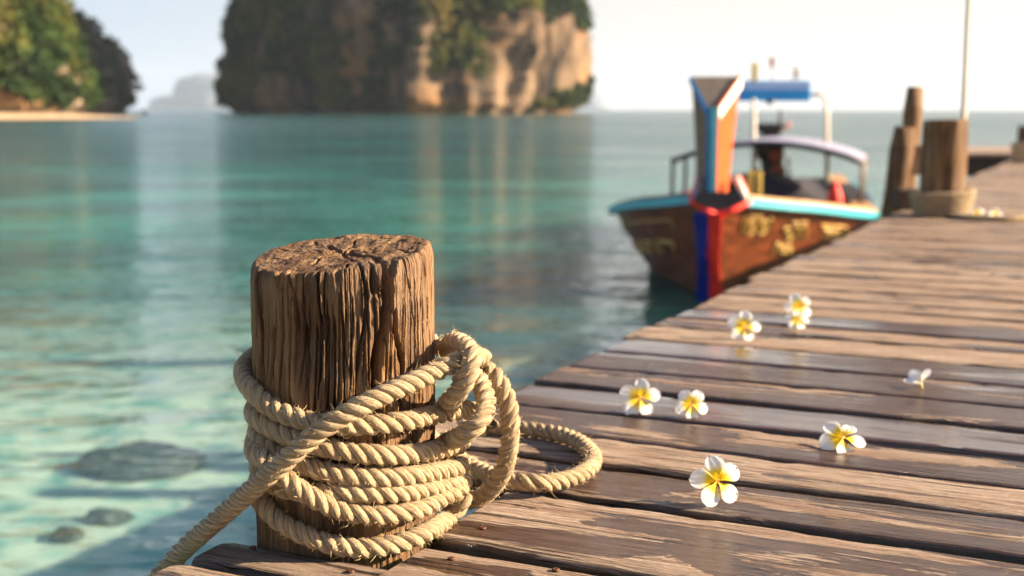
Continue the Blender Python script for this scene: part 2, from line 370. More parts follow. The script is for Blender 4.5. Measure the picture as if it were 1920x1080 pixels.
    fr = q.n('ShaderNodeFresnel'); fr.inputs['IOR'].default_value = 1.333; q.l(nm, fr.inputs['Normal'])
    mx = q.n('ShaderNodeMixShader'); q.l(q.math('MULTIPLY', fr.outputs[0], q.math('SUBTRACT', 1.0, q.n('ShaderNodeNewGeometry').outputs['Backfacing'])), mx.inputs[0]); q.l(bm.outputs[0], mx.inputs[1]); q.l(gl.outputs[0], mx.inputs[2]); q.l(mx.outputs[0], q.out.inputs[0])
    return q.m

MT = dict(
    deck=mat_deck(), post=mat_post(), rope=mat_rope(), fibre=mat_fibre(), petal=mat_petal(), sea=mat_sea(),
    beam=mat_simple('dark_pier_beam', (.075, .045, .030), .85, .5, 12, stretch=(1, 1, .3), bump=.004),
    rust=mat_simple('rusty_metal', (.14, .06, .03), .55, .5, 300, metal=.6, bump=.0005),
    sand=mat_simple('seabed_sand', (.48, .45, .36), .95, .32, 3.4), beach=mat_simple('beach_sand', (.62, .42, .24), .95, .2, .3),
    coral=mat_simple('reef_rock', (.060, .055, .038), .95, .9, 14, bump=.05),
    rock=mat_rock('limestone', (.27, .18, .11), (.024, .022, .022), .10),
    rock_near=mat_rock('limestone_headland', (.40, .28, .19), (.08, .06, .05), .16),
    leaf=mat_leaf('island_foliage', .05, [(.012, .026, .011), (.030, .054, .015), (.11, .115, .018), (.26, .18, .045)]),
    leaf2=mat_leaf('headland_foliage', .075, [(.014, .032, .010), (.045, .080, .016), (.11, .115, .020), (.27, .165, .05)]),
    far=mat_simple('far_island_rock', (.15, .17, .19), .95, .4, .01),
)

# ---------------------------------------------------------------- sea, seabed, haze
sea = mesh_obj('sea', [(-4200,-60,0),(4200,-60,0),(4200,7800,0),(-4200,7800,0)], [(0,1,2,3)], MT['sea'], smooth=False); tag(sea, kind='structure')
xs = np.unique(np.r_[np.linspace(-40, 60, 130), np.linspace(-4200, -40, 24), np.linspace(60, 4200, 24)])
ys = np.unique(np.r_[np.linspace(-50, 0, 12), np.linspace(0, 40, 130), np.linspace(40, 7800, 30)])
X, Y = np.meshgrid(xs, ys)
Zb = -.37 - .045 * np.clip(Y - 8, 0, 60) + .07 * fbm(X * .35, Y * .35, 0, 3) + .025 * fbm(X * 2.2, Y * 2.2, 4, 3) - .02 * np.clip(X - 2, 0, 40)
bed = mesh_obj('seabed', np.stack([X.ravel(), Y.ravel(), Zb.ravel()], 1), grid_faces(len(xs), len(ys)), MT['sand']); tag(bed, kind='structure')

def blob_rock(name, px, py, wx, wy, hz, label, seed, group=None, lumps=1.0):
    p = atZ(px, py, -.37); wx *= .74; wy *= .74; hz *= .5; n, m_ = 46, 26; th = np.linspace(0, 2*np.pi, n, endpoint=False); ph = np.linspace(-.25, np.pi/2, m_)
    T, P = np.meshgrid(th, ph); x = np.cos(T)*np.cos(P); y = np.sin(T)*np.cos(P); z = np.sin(P)
    r = 1 + .35 * fbm(x*1.6+seed, y*1.6, z*1.6, 3) * lumps + .22 * np.abs(fbm(x*5+seed, y*5, z*5, 3))
    v = np.stack([(x*r*wx/2).ravel(), (y*r*wy/2).ravel(), (z*r*hz).ravel()], 1)
    o = mesh_obj(name, v, grid_faces(n, m_, True), MT['coral']); o.location = p
    return tag(o, label, 'rock', group)
blob_rock('reef_rock', 262, 872, .92, .62, .20, 'largest dark coral rock under the clear water left of the roped post', 1.0)
blob_rock('reef_rock', 205, 980, .30, .26, .13, 'small dark coral rock under water just below the largest one, nearer the rope', 7.0)
blob_rock('reef_rock', 130, 1012, .20, .20, .12, 'small dark coral rock under water lowest and farthest left in the picture', 13.0)
blob_rock('reef_rock', 352, 508, 1.9, 1.2, .28, 'dark sunken form standing for a shadow patch in open water between the islands and the roped post', 21.0)  # rock form added where a shadow patch darkens the water

# ---------------------------------------------------------------- islands
def px_scale(F): return FPX / (F * CP + 1.6 * SP)
def island(name, F, depth, L, Rr, m, seed, rough=1.0, nz=110, na=200, parent=None, flute=1.0, kind='structure', corner=None):
    s = px_scale(F)
    zt = np.linspace(0, 1, nz); zmax = L[-1][0]
    z = zmax * zt ** 1.15 - 1.5
    l = np.interp(np.clip(z, 0, None), [a for a, b in L], [(b - 960) / s for a, b in L]); r = np.interp(np.clip(z, 0, None), [a for a, b in Rr], [(b - 960) / s for a, b in Rr])
    cx = (l + r) / 2; ax = (r - l) / 2; top = max(ax); ay = depth / 2 * np.sqrt(np.clip(ax / top, .02, 1))
    th = np.linspace(0, 2*np.pi, na, endpoint=False)
    T, Zg = np.meshgrid(th, z); k = 2.5
    ct = np.sign(np.cos(T)) * np.abs(np.cos(T)) ** (2/k); st = np.sign(np.sin(T)) * np.abs(np.sin(T)) ** (2/k)
    x = cx[:, None] + ax[:, None] * ct; y = F + ay[:, None] * st
    u = top / 70.0
    d = 9 * u * fbm(x*.022/u+seed, y*.022/u, Zg*.020/u, 3) + 7.0 * u * flute * (1 - 2*np.abs(fbm(x*.07/u+seed, y*.07/u, Zg*.012/u, 3))) - 4.9*u*flute + 4.0 * u * fbm(x*.2/u, y*.2/u+seed, Zg*.12/u, 4)
    d *= rough * np.where(np.abs(ct) > .8, .45, 1.0)
    d -= 2.6 * u * np.exp(-((Zg - .3) / (1.7*u + .3))**2) * rough
    nx, ny = np.cos(T), np.sin(T); x = x + nx*d; y = y + ny*d
    if corner:
        xc = (corner[0] - 960)/s; y = y + np.where(x > xc, (x - xc)*corner[2], (xc - x)*corner[1]) - corner[3]
    v = np.stack([x.ravel(), y.ravel(), Zg.ravel()], 1); v[-na:, 2] += fbm(v[-na:, 0]*.1, v[-na:, 1]*.1, 0, 2) * 2
    f = grid_faces(na, nz, True)
    v = np.vstack([v, [[cx[-1], F, zmax]]]); o0 = (nz - 1) * na
    cap = [(o0 + i, o0 + (i+1) % na, len(v)-1, len(v)-1) for i in range(na)]
    fl = [tuple(q) for q in f.tolist()] + [q[:3] for q in cap]
    o = mesh_obj(name, v, fl, m, parent)
    if kind: tag(o, kind=kind)
    return o, v.reshape(-1, 3)[:nz*na].reshape(nz, na, 3)
def clumps(name, pts, size, m, leaf=1.0, nleaf=22, seed=0, parent=None):
    rs = np.random.RandomState(seed); n = len(pts); sz = np.broadcast_to(size, (n,))
    dirs = rs.normal(size=(n, nleaf, 3)); dirs /= np.linalg.norm(dirs, axis=2, keepdims=True); dirs *= rs.uniform(.45, 1.0, (n, nleaf, 1))
    c = pts[:, None, :] + dirs * sz[:, None, None] * np.array([1, 1, .8])
    a = rs.normal(size=(n, nleaf, 3)); a /= np.linalg.norm(a, axis=2, keepdims=True); b = np.cross(a, rs.normal(size=(n, nleaf, 3))); b /= np.linalg.norm(b, axis=2, keepdims=True)
    ls = leaf * rs.uniform(.6, 1.3, (n, nleaf, 1)) * (sz[:, None, None] / sz.mean()) ** .5
    q = np.stack([c + a*ls, c + b*ls*.6, c - a*ls, c - b*ls*.6], 2).reshape(-1, 3)
    f = np.arange(len(q)).reshape(-1, 4)
    return mesh_obj(name, q, f, m, parent, smooth=False)
def foliage_pts(g, maskf, n, seed, lift=.6, zmin=3.0):
    rs = np.random.RandomState(seed); nz, na, _ = g.shape; out = []
    j = rs.randint(1, nz, n * 6); i = rs.randint(0, na, n * 6); p = g[j, i] + rs.normal(size=(n*6, 3)) * .8
    keep = maskf(p) & (p[:, 2] > zmin); p = p[keep][:n]; p[:, 2] += lift; return p
main, gm = island('island', 470, 105, [(0,424),(4,409),(8,405),(15,413),(30,428),(41,440),(55,474),(66,540),(74,620),(80,690)],
                  [(0,1092),(4,1102),(8,1106),(20,1110),(30,1100),(41,1082),(55,1052),(66,990),(74,900),(80,820)], MT['rock'], 3.3, corner=(640, .75, .12, 12))
def mask_main(p):
    n = fbm(p[:,0]*.045, p[:,1]*.045, p[:,2]*.05, 3)
    px = 960 + p[:,0] * px_scale(440)
    bias = .22 * np.exp(-((px - 850) / 110.)**2) * np.clip((p[:,2]-6)/10, 0, 1) + .12 * np.clip((640 - px)/200, 0, 1) + np.clip((p[:,2] - 30)/28, 0, 1) * .30 - .02*np.clip((px-960)/80,0,1)
    return n + bias > -.06
fo = clumps('island_foliage', foliage_pts(gm, mask_main, 7000, 5), 2.1, MT['leaf'], 1.05, 20, 2); tag(fo, kind='stuff')
hl, gh = island('headland', 455, 90, [(0,-700),(20,-690),(40,-600),(52,-300)], [(0,240),(3,238),(8,243),(14,236),(20,222),(26,190),(31,160),(38,128),(52,40)], MT['rock_near'], 9.1, na=220)
hn, gn = island('headland_spur', 262, 60, [(0,-640),(12,-620),(26,-560),(35,-400)], [(0,150),(3,158),(8,150),(14,128),(20,108),(28,70),(35,-20)], MT['rock_near'], 12.7, na=200)
rs = np.random.RandomState(2)
def mask_h(p): return fbm(p[:,0]*.05+9, p[:,1]*.05, p[:,2]*.06, 3) > -.42
f2 = clumps('headland_foliage', np.vstack([foliage_pts(gh, mask_h, 3000, 8), foliage_pts(gn, mask_h, 3200, 9, zmin=2.0)]), 1.7, MT['leaf2'], .8, 20, 4); tag(f2, kind='stuff')

# beach in front of the spur
bx = np.linspace(-1, 1, 60); by = np.linspace(-1, 1, 14); BX, BY = np.meshgrid(bx, by)
Xb = -136 + BX * 62 + BY * 6; Yb = 205 + BX * 22 + BY * (26 - 10 * BX) + 2.5 * fbm(BX*6, BY*2, 1, 2); Zbh = 1.1 * (1 - BX**4) * (.5 + .5*BY) - .12 + .1 * fbm(BX*20, BY*8, 3, 2)
bo = mesh_obj('beach', np.stack([Xb.ravel(), Yb.ravel(), Zbh.ravel()], 1), grid_faces(60, 14), MT['beach']); tag(bo, kind='structure')

def small_tree(px, py, F, h, cr, label, seed):
    base = atF(px, py, F); root = empty('tree', tuple(base), label, 'tree')
    MB().tube([(0,0,-2), (.15*cr,0,h*.4), (0,.1*cr,h*.75)], [.35,.25,.14], 7).tube([(.1*cr,0,h*.35), (.5*cr,.2,h*.7)], [.18,.08], 6).tube([(.05*cr,0,h*.45), (-.5*cr,-.2,h*.8)], [.16,.07], 6).build('trunk', MT['beam'], root)
    r = np.random.RandomState(seed); pts = r.normal(size=(26, 3)) * np.array([cr*.5, cr*.5, cr*.28]) + np.array([0, 0, h*.85])
    clumps('crown', pts, cr*.3, MT['leaf2'], .5, 26, seed, root)
small_tree(163, 62, 452, 4.5, 3.2, 'higher of the two lone trees leaning off the left headland against the sky', 3)
small_tree(205, 96, 452, 4.0, 2.6, 'lower of the two lone trees standing off the left headland against the sky', 5)

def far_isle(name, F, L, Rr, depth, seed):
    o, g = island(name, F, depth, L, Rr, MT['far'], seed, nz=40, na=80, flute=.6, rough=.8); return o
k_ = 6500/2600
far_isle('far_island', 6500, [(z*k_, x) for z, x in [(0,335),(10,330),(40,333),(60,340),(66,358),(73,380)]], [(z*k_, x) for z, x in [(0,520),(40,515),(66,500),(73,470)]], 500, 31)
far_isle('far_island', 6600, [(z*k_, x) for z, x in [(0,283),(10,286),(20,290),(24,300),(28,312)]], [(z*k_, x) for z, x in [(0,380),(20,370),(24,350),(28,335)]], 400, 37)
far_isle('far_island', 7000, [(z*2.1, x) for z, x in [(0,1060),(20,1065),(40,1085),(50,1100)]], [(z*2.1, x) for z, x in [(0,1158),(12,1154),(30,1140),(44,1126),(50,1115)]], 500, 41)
sk, _g = island('sea_stack', 430, 3, [(0,261),(1.0,263),(1.7,268)], [(0,282),(1.0,280),(1.7,276)], MT['rock_near'], 51, nz=14, na=24, kind=None, flute=.3, rough=.25)
tag(sk, 'tiny dark rock breaking the sea just right of the left headland tip', 'rock')

# ---------------------------------------------------------------- pier
pier_root = empty('pier', (0, 0, DZ), 'weathered plank pier with wet boards running from the foreground to the right', 'pier')
DV, DF, DUV, DW, DT, DE = [], [], [], [], [], []
def plank(u0, u1, v0, v1, wet, tint, seed, step=.014, notch=None, t=.043):
    base = sum(len(a) for a in DV)
    vs_ = np.arange(v0, v1, step); vs_ = np.r_[vs_, v1]
    if notch: vs_ = np.sort(np.r_[vs_[np.abs(vs_ - notch[1]) > step*.6], notch[1] - .0004, notch[1] + .0004])
    hw = u1 - u0; ninner = 9
    prof = [(0, -t), (.0, -t*.55), (0, -.009), (.0016, -.0035), (.0055, -.0004)]
    inner = [(.0055 + (hw - .011) * k / (ninner + 1), 0.0) for k in range(1, ninner + 1)]
    n = len(prof) * 2 + ninner; V = []; UVs = []
    for v in vs_:
        w_ = hw; 
        if notch and v < notch[1]: w_ = notch[0] - u0
        P = prof + [(.0055 + (w_ - .011) * k / (ninner + 1), 0.0) for k in range(1, ninner + 1)] + [(w_ - a, b) for a, b in prof[::-1]]
        V.append([(a, v, b) for a, b in P])
    V = np.array(V); uu, vv, zz = V[..., 0], V[..., 1], V[..., 2]
    side = np.clip(1 - np.minimum(uu, uu.max(1, keepdims=True) - uu) / .012, 0, 1)
    lowside = np.where(uu < hw/2, -1, 1)
    ed = fbm(vv * 9 + seed * 3.1, lowside * 5.0, 0, 4) * .0042 + np.clip(fbm(vv * 26 + seed, lowside * 9., 4, 2) - .30, 0, 1) * -.012
    uu = uu + side * ed * -lowside * -1
    top = (zz > -.012)
    zz = zz + np.where(top, fbm(uu*16 + seed, vv*2.2, seed, 3) * .0016 + fbm(uu*90 + seed, vv*7, 2, 2) * .0005, 0) + fbm(vv*.8, 0*vv, seed, 2) * .0035
    chip = np.clip(fbm(vv*14 + seed*7, lowside*3., 1, 3) - .25, 0, 1) * side; zz = zz - np.where(top, chip * .012, 0)
    tip = np.clip(1 - (vv - v0) / .008, 0, 1); zz = zz - np.where(top, tip * .0015, 0)
    vv = vv + np.where(vv - v0 < 1e-4, fbm(uu*40 + seed, zz*40, 3, 2) * .003, 0)
    U = uu + u0
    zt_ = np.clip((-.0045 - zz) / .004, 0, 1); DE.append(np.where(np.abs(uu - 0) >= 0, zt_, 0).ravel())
    W = np.stack([U*PU[0] + vv*PV[0], U*PU[1] + vv*PV[1], zz], -1).reshape(-1, 3)
    per = np.r_[0, np.cumsum(np.hypot(np.diff(V[-1,:,0]), np.diff(V[-1,:,2])))]
    UVs = np.stack([vv + seed*3.37, np.broadcast_to(per, vv.shape) + seed*1.71], -1).reshape(-1, 2)
    f = grid_faces(n, len(vs_)).tolist(); f = [tuple(q + base for q in a[::-1]) for a in f]
    f += [tuple((j*n + n-1) + base if k == 0 else (j*n) + base if k == 1 else ((j+1)*n) + base if k == 2 else ((j+1)*n + n-1) + base for k in range(4))[::-1] for j in range(len(vs_)-1)]
    f += [tuple(base + k for k in range(n)), tuple(base + (len(vs_)-1)*n + k for k in range(n-1, -1, -1))]
    DV.append(W); DF.extend(f); DUV.append(UVs); DW.append(np.full(len(W), wet)); DT.append(np.full(len(W), tint))
spec = [(.62,.775,0,.1),(.79,.94,0,.2),(.955,1.128,.1,.25),(1.144,1.303,.12,.35),(1.331,1.553,.22,.05),(1.578,1.715,.30,.12),(1.738,1.868,.05,.0),
        (1.876,2.022,.46,.25),(2.040,2.200,.92,.4),(2.229,2.382,.42,.2),(2.399,2.572,.58,.35),(2.580,2.750,.95,.4),(2.763,2.934,.05,.0),(2.950,3.070,.20,.2),(3.086,3.232,.80,.3)]
rr = random.Random(4); u = 3.25
while u < 21:
    wd = rr.uniform(.125, .175); spec.append((u, u + wd, rr.choice([0,0,.05,.12,.2]), rr.uniform(0, .35))); u += wd + rr.uniform(.015, .028)
for i, (a, b, wt, ti) in enumerate(spec):
    v0 = -1.012 + rr.uniform(-.022, .014); nt_ = None
    if i == 2: v0 = -.966
    if i == 3: v0 = -.968; nt_ = (1.2165, -.733)
    if i == 4: v0 = -.742
    v0 += {5: .0}.get(i, 0)
    plank(a, b, v0, 1.45 + rr.uniform(0, .03), wt, ti, i * 1.37 + 2, step=.012 if a < 2.4 else (.03 if a < 5 else .12), notch=nt_)
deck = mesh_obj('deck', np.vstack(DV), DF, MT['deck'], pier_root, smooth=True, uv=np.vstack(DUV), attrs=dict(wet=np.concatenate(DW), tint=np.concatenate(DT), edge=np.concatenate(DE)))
try: deck.data.set_sharp_from_angle(angle=R(50))
except Exception as e: print('sharp', e)
for v in (-.62, .2, 1.0):
    a = (-1.0 if v > -.5 else 1.46); p = [pier(a, v - .05, -.24), pier(a, v + .05, -.24), pier(21, v + .05, -.24), pier(21, v - .05, -.24), pier(a, v - .05, -.046), pier(a, v + .05, -.046), pier(21, v + .05, -.046), pier(21, v - .05, -.046)]
    MB().hexa(p).build('beam', MT['beam'], pier_root)
p = [pier(.4, -.90, -.20), pier(.4, -.78, -.20), pier(1.16, -.78, -.20), pier(1.16, -.90, -.20), pier(.4, -.90, -.048), pier(.4, -.78, -.048), pier(1.16, -.78, -.048), pier(1.16, -.90, -.048)]
MB().hexa(p).build('beam', MT['beam'], pier_root)
for u in (4.0, 7.6, 11.2, 14.8, 18.4):
    p = [pier(u, -.95, -.36), pier(u + .14, -.95, -.36), pier(u + .14, 1.35, -.36), pier(u, 1.35, -.36), pier(u, -.95, -.243), pier(u + .14, -.95, -.243), pier(u + .14, 1.35, -.243), pier(u, 1.35, -.243)]
    MB().hexa(p).build('crossbeam', MT['beam'], pier_root)
    for v in (-.75, 1.15):
        x, y, _ = pier(u + .07, v, 0); MB().tube([(x, y, -DZ - 1.6), (x, y, -.365)], [.10, .09], 14).build('pile', MT['beam'], pier_root, smooth=True)
for (px, py) in ((846,1047),(657,1071),(474,1026),(1042,1068),(905,990)):
    q = atZ(px, py, DZ + .0005); q = q - np.array([0, 0, DZ])
    MB().lathe([(.0046,-.001),(.0046,.0008),(.0036,.0014),(.0012,.0014),(.0010,.0008)], 14, q).build('screw', MT['rust'], pier_root, smooth=True)

# ---------------------------------------------------------------- foreground mooring post
AX = atF(652, 985, 1.571)[0]; AY = 1.571
HT = .352
def cyl_front(x, y, rho, ax=None, ay=None):
    ax = AX if ax is None else ax; ay = AY if ay is None else ay
    d = ray(x, y); a = d[0]**2 + d[1]**2; b = -2 * (d[0]*ax + d[1]*ay); c = ax*ax + ay*ay - rho*rho; D = b*b - 4*a*c
    t = (-b - math.sqrt(D)) / (2*a) if D > 0 else -b / (2*a)
    return np.array([d[0]*t, d[1]*t, d[2]*t + CAMH])
def make_post(name, ax, ay, top, R0, m, cracks, seed, na, nz, zlo, label, tilt=(0,0), cat='mooring post', dense=None):
    root_z = zlo
    zd = np.linspace(dense, top - .020, nz); z = np.r_[np.linspace(zlo, dense, 14)[:-1], zd]
    th = np.linspace(0, 2*np.pi, na, endpoint=False)
    nr = max(20, nz // 3); phi = np.linspace(0, 1, nr + 1)[1:]
    # rim turn-over then the flat end grain
    prof_r = np.where(phi < .22, 1 - .06 * (1 - np.cos(phi/.22*np.pi/2)), 0.94 * (1 - (phi - .22)/.78)); prof_z = np.where(phi < .22, .020 * np.sin(phi/.22*np.pi/2), .020)
    rows_r = np.r_[np.ones(len(z)), prof_r]; rows_z = np.r_[z, top - .020 + prof_z]
    T, Z = np.meshgrid(th, rows_z); RR = np.repeat(rows_r[:, None], na, 1)
    arc = T * R0; cx, cy = np.cos(T), np.sin(T)
    wx = .006 * fbm(cx*2.2+seed, cy*2.2, Z*5, 3)
    gx, gy = (cx*R0 + wx) , (cy*R0 + wx)
    d = .0062 * fbm(cx*1.7+seed, cy*1.7, Z*1.5, 2)
    d += -.0014 * np.clip(1 - 9*np.abs(fbm(gx*40, gy*40+seed, Z*2.4, 3)), 0, 1)
    d += -.0010 * np.clip(1 - 6.0*np.abs(fbm(gx*120, gy*120+seed, Z*5, 3)), 0, 1)
    d += .0014 * fbm(gx*330, gy*330, Z*14, 3)
    char = np.zeros_like(d)
    for pts, w0, dep in cracks:
        P = [cyl_front(px, py, R0, ax, ay) for px, py in pts]
        za = np.array([p[2] for p in P]); ta = np.array([math.atan2(p[1]-ay, p[0]-ax) for p in P]) % (2*np.pi); o = np.argsort(za); za, ta = za[o], ta[o]
        lo_, hi_ = ta.min() - .16, ta.max() + .16; ci = np.where((th > lo_) & (th < hi_))[0]
        if not len(ci): continue
        sl = slice(ci[0], ci[-1] + 1); Zs, Ts = Z[:, sl], T[:, sl]
        tc = np.interp(Zs[:, :1], za, ta) + .014 * fbm(Zs[:, :1]*26, 0*Zs[:, :1]+seed, 0*Zs[:, :1]+w0*900, 3)
        dd = np.abs(Ts - tc) * R0
        endf = np.clip((Zs - za[0] + .012) / .03, 0, 1) * np.clip((za[-1] + .03 - Zs) / .015, 0, 1)
        ww = w0 * (.55 + .45*endf) * (1 + .5*fbm(Zs[:, :1]*40, 0*Zs[:, :1], 0*Zs[:, :1]+w0*100, 2))
        g = np.exp(-(dd / ww) ** 6) * endf
        d[:, sl] -= dep * g; d[:, sl] += dep * .10 * np.exp(-((dd - 1.8*ww) / (ww*1.1))**2) * endf
    onside = np.clip(RR / .9, 0, 1) ** 3
    r = R0 * RR + d * onside + .006 * np.clip((Z - (top - .12)) / .12, -1, 1) * 0
    x, y = r*cx, r*cy; zz = Z.copy()
    capm = np.clip((phi - .10) / .2, 0, 1); cm = np.r_[np.zeros(len(z)), capm][:, None]
    # end grain: rings, radial splits, relief
    rad = np.hypot(x, y); ang = np.arctan2(y, x)
    e = .0045 * fbm(x*24+seed, y*24, 0*x, 3) + .0022*fbm(x*110, y*110, 0*x, 4) + .00018*np.sin(rad*900 + 5*fbm(x*25, y*25, 0*x+2, 2))
    off = fbm(rad*30, 0*rad+seed, 0*rad, 2) * .22
    for a0, w_, dp, rmx in ((-.9,.0030,.012,.11),(.6,.0022,.010,.10),(2.2,.0026,.011,.10),(3.35,.0020,.010,.11),(4.3,.0018,.008,.11),(1.45,.0016,.007,.09),(-.25,.0016,.007,.11),(5.0,.0015,.006,.11),(2.8,.0013,.006,.11)):
        da = np.abs((ang - a0 - off + np.pi) % (2*np.pi) - np.pi) * rad
        e -= dp * np.exp(-(da / (w_*(.6 + .8*np.clip(fbm(rad*60, 0*rad+a0, 0*rad, 2)+.6, 0, 1))))**2) * np.clip((rmx - rad)/.02, 0, 1)
    zz += e * cm + cm * (tilt[0]*x + tilt[1]*y)
    zz += (1 - cm) * np.clip((Z - (top - .16)) / .16, 0, 1) * (tilt[0]*x + tilt[1]*y)
    V = np.stack([x.ravel(), y.ravel(), (zz - zlo).ravel()], 1)
    o = mesh_obj(name, V, grid_faces(na, len(rows_z), True), m, None, attrs=dict(char=char.ravel()))
    o.location = (ax, ay, zlo); return tag(o, label, cat)
main_cracks = [([(733,470),(724,520),(726,560),(722,600),(714,628),(706,670),(703,720),(708,830)], .0056, .034),
    ([(748,480),(736,510),(727,535)], .0050, .012),
    ([(676,480),(688,540),(686,590),(673,650),(668,700)], .0022, .009), ([(590,480),(599,560),(604,610),(601,660),(596,740)], .0019, .008),
    ([(536,490),(546,520),(553,560),(558,620)], .0026, .008), ([(765,480),(768,520),(776,580),(786,660),(787,730)], .0014, .007),
    ([(798,470),(803,540)], .0012, .006), ([(742,620),(756,680),(752,745)], .0034, .012), ([(486,510),(497,600),(494,690)], .0026, .009),
    ([(632,478),(634,505)], .0050, .012), ([(520,500),(526,530)], .0040, .008), ([(518,640),(512,720)], .003, .007), ([(640,560),(645,640),(652,690)], .0014, .006),
    ([(566,560),(570,650),(560,730)], .0014, .006), ([(700,500),(700,540)], .002, .006), ([(805,600),(800,720)], .0013, .006), ([(624,600),(622,700)], .0012,.005),
    ([(700,540),(712,556)], .0045, .009), ([(575,640),(580,700)], .0022, .006)]
_cr = random.Random(12)
for _k in range(46):
    _x = 484 + 336*(_k + _cr.random())/46; _y = _cr.uniform(480, 640); _l = _cr.uniform(90, 330); _d = _cr.uniform(-6, 6)
    main_cracks.append(([(_x, _y), (_x + _d*.5 + _cr.uniform(-3, 3), _y + _l*.5), (_x + _d, _y + _l)], _cr.uniform(.0008, .0017), _cr.uniform(.004, .009)))
post = make_post('mooring_post', AX, AY, DZ + HT, .1145, MT['post'], main_cracks, 2.0, 1200, 430, -1.4, 'cracked round timber post wound with rope in the foreground', (.085, .10), dense=DZ - .06)

# ---------------------------------------------------------------- rope
RV, RF, RUV, FV = [], [], [], []
frs = np.random.RandomState(11)
def rope_seg(P, Rr=.0125, lay=.050, step=.0022, nseg=16, phase=0.0, fib=2200, store=None):
    c, s = catmull(P, step); n = len(c)
    t = np.gradient(c, axis=0); t /= np.linalg.norm(t, axis=1, keepdims=True)
    N = np.zeros_like(c); a = np.array([0,0,1.]) if abs(t[0,2]) < .9 else np.array([1.,0,0]); N[0] = a - t[0]*a.dot(t[0]); N[0] /= np.linalg.norm(N[0])
    for i in range(1, n):
        q = N[i-1] - t[i]*N[i-1].dot(t[i]); N[i] = q / np.linalg.norm(q)
    B = np.cross(t, N); rs_ = Rr * .475; of = Rr * .535
    wob = 1 + .05 * fbm(s*30, 0*s + phase, 0*s, 2)
    VV, FF, UU = RV, RF, RUV
    for k in range(3):
        th = 2*np.pi*s/lay + 2*np.pi*k/3 + phase + .25*fbm(s*12, 0*s+k*3+phase, 0*s, 2)
        cc = c + (N*np.cos(th)[:, None] + B*np.sin(th)[:, None]) * (of*wob)[:, None]
        ct = np.gradient(cc, axis=0); ct /= np.linalg.norm(ct, axis=1, keepdims=True)
        rad = N*np.cos(th)[:, None] + B*np.sin(th)[:, None]; n2 = rad - ct*np.sum(rad*ct, 1, keepdims=True); n2 /= np.linalg.norm(n2, axis=1, keepdims=True); b2 = np.cross(ct, n2)
        ph = np.linspace(0, 2*np.pi, nseg, endpoint=False)
        PH, SS = np.meshgrid(ph, s)
        yarn = 1 + .06*np.cos(7*(PH + SS*2*np.pi/.10 + k)) + .03*fbm(SS*60, np.cos(PH)*1.5+k*7+phase, np.sin(PH)*1.5, 2)
        r = rs_ * yarn
        ringv = cc[:, None, :] + (n2[:, None, :]*np.cos(PH)[..., None] + b2[:, None, :]*np.sin(PH)[..., None]) * r[..., None]
        base = sum(len(q) for q in VV); VV.append(ringv.reshape(-1, 3))
        FF.append(grid_faces(nseg, n, True, base))
        vcoord = (PH + SS*2*np.pi/.10) * rs_; UU.append(np.stack([SS + k*2.3 + phase*5, vcoord + k*.31], -1).reshape(-1, 2))
        # loose fibres
        m_ = int(fib * s[-1])
        if m_:
            i = frs.randint(0, n, m_); a_ = frs.uniform(0, 2*np.pi, m_)
            nrm = n2[i]*np.cos(a_)[:, None] + b2[i]*np.sin(a_)[:, None]; p0 = cc[i] + nrm*rs_*.97
            dr = nrm*frs.uniform(.25, 1.0, (m_,1)) + ct[i]*frs.uniform(-1, 1, (m_,1))*1.2 + frs.normal(size=(m_,3))*.35; dr /= np.linalg.norm(dr, axis=1, keepdims=True)
            ln = frs.gamma(2.0, .0021, (m_,1)) + .001; ln = np.minimum(ln, .012)
            bend = frs.normal(size=(m_,3)) * .5; w_ = np.cross(dr, frs.normal(size=(m_,3))); w_ /= np.linalg.norm(w_, axis=1, keepdims=True); w_ *= .00024
            p1 = p0 + dr*ln*.55; p2 = p0 + (dr + bend*.5)*ln
            FV.append(np.stack([p0 - w_, p0 + w_, p1 + w_*.8, p1 - w_*.8, p2], 1))
def emit_rope(name, label, group=None, cat='rope'):
    root = atF(700, 1000, 1.5) if name == 'mooring_rope' else RV[0][0]
    v = np.vstack(RV) - root
    o = mesh_obj(name, v, np.vstack(RF), MT['rope'], uv=np.vstack(RUV)); o.location = root; tag(o, label, cat, group)
    if FV:
        q = np.vstack(FV) - root; nf = len(q); q = q.reshape(-1, 3); b = np.arange(nf)[:, None]*5
        tri = np.vstack([b + np.array([[0,1,2]]), b + np.array([[0,2,3]]), b + np.array([[3,2,4]])])
        fo = mesh_obj('loose_fibres', q, tri, MT['fibre'], o, smooth=False); tag(fo, kind='stuff')
    RV.clear(); RF.clear(); RUV.clear(); FV.clear(); return o
W0 = .1145 + .0142
def front(pts, rho=W0):
    out = []
    for q in pts:
        out.append(cyl_front(q[0], q[1], q[2] if len(q) > 2 else rho))
    return out
def back(z0, z1, rho=W0, n=7, a0=172, a1=8):
    out = []
    for k in range(n):
        t = k / (n - 1); a = R(a0 + (a1 - a0) * t); out.append(np.array([AX + rho*math.cos(a), AY + rho*math.sin(a), z0 + (z1 - z0)*t]))
    return out
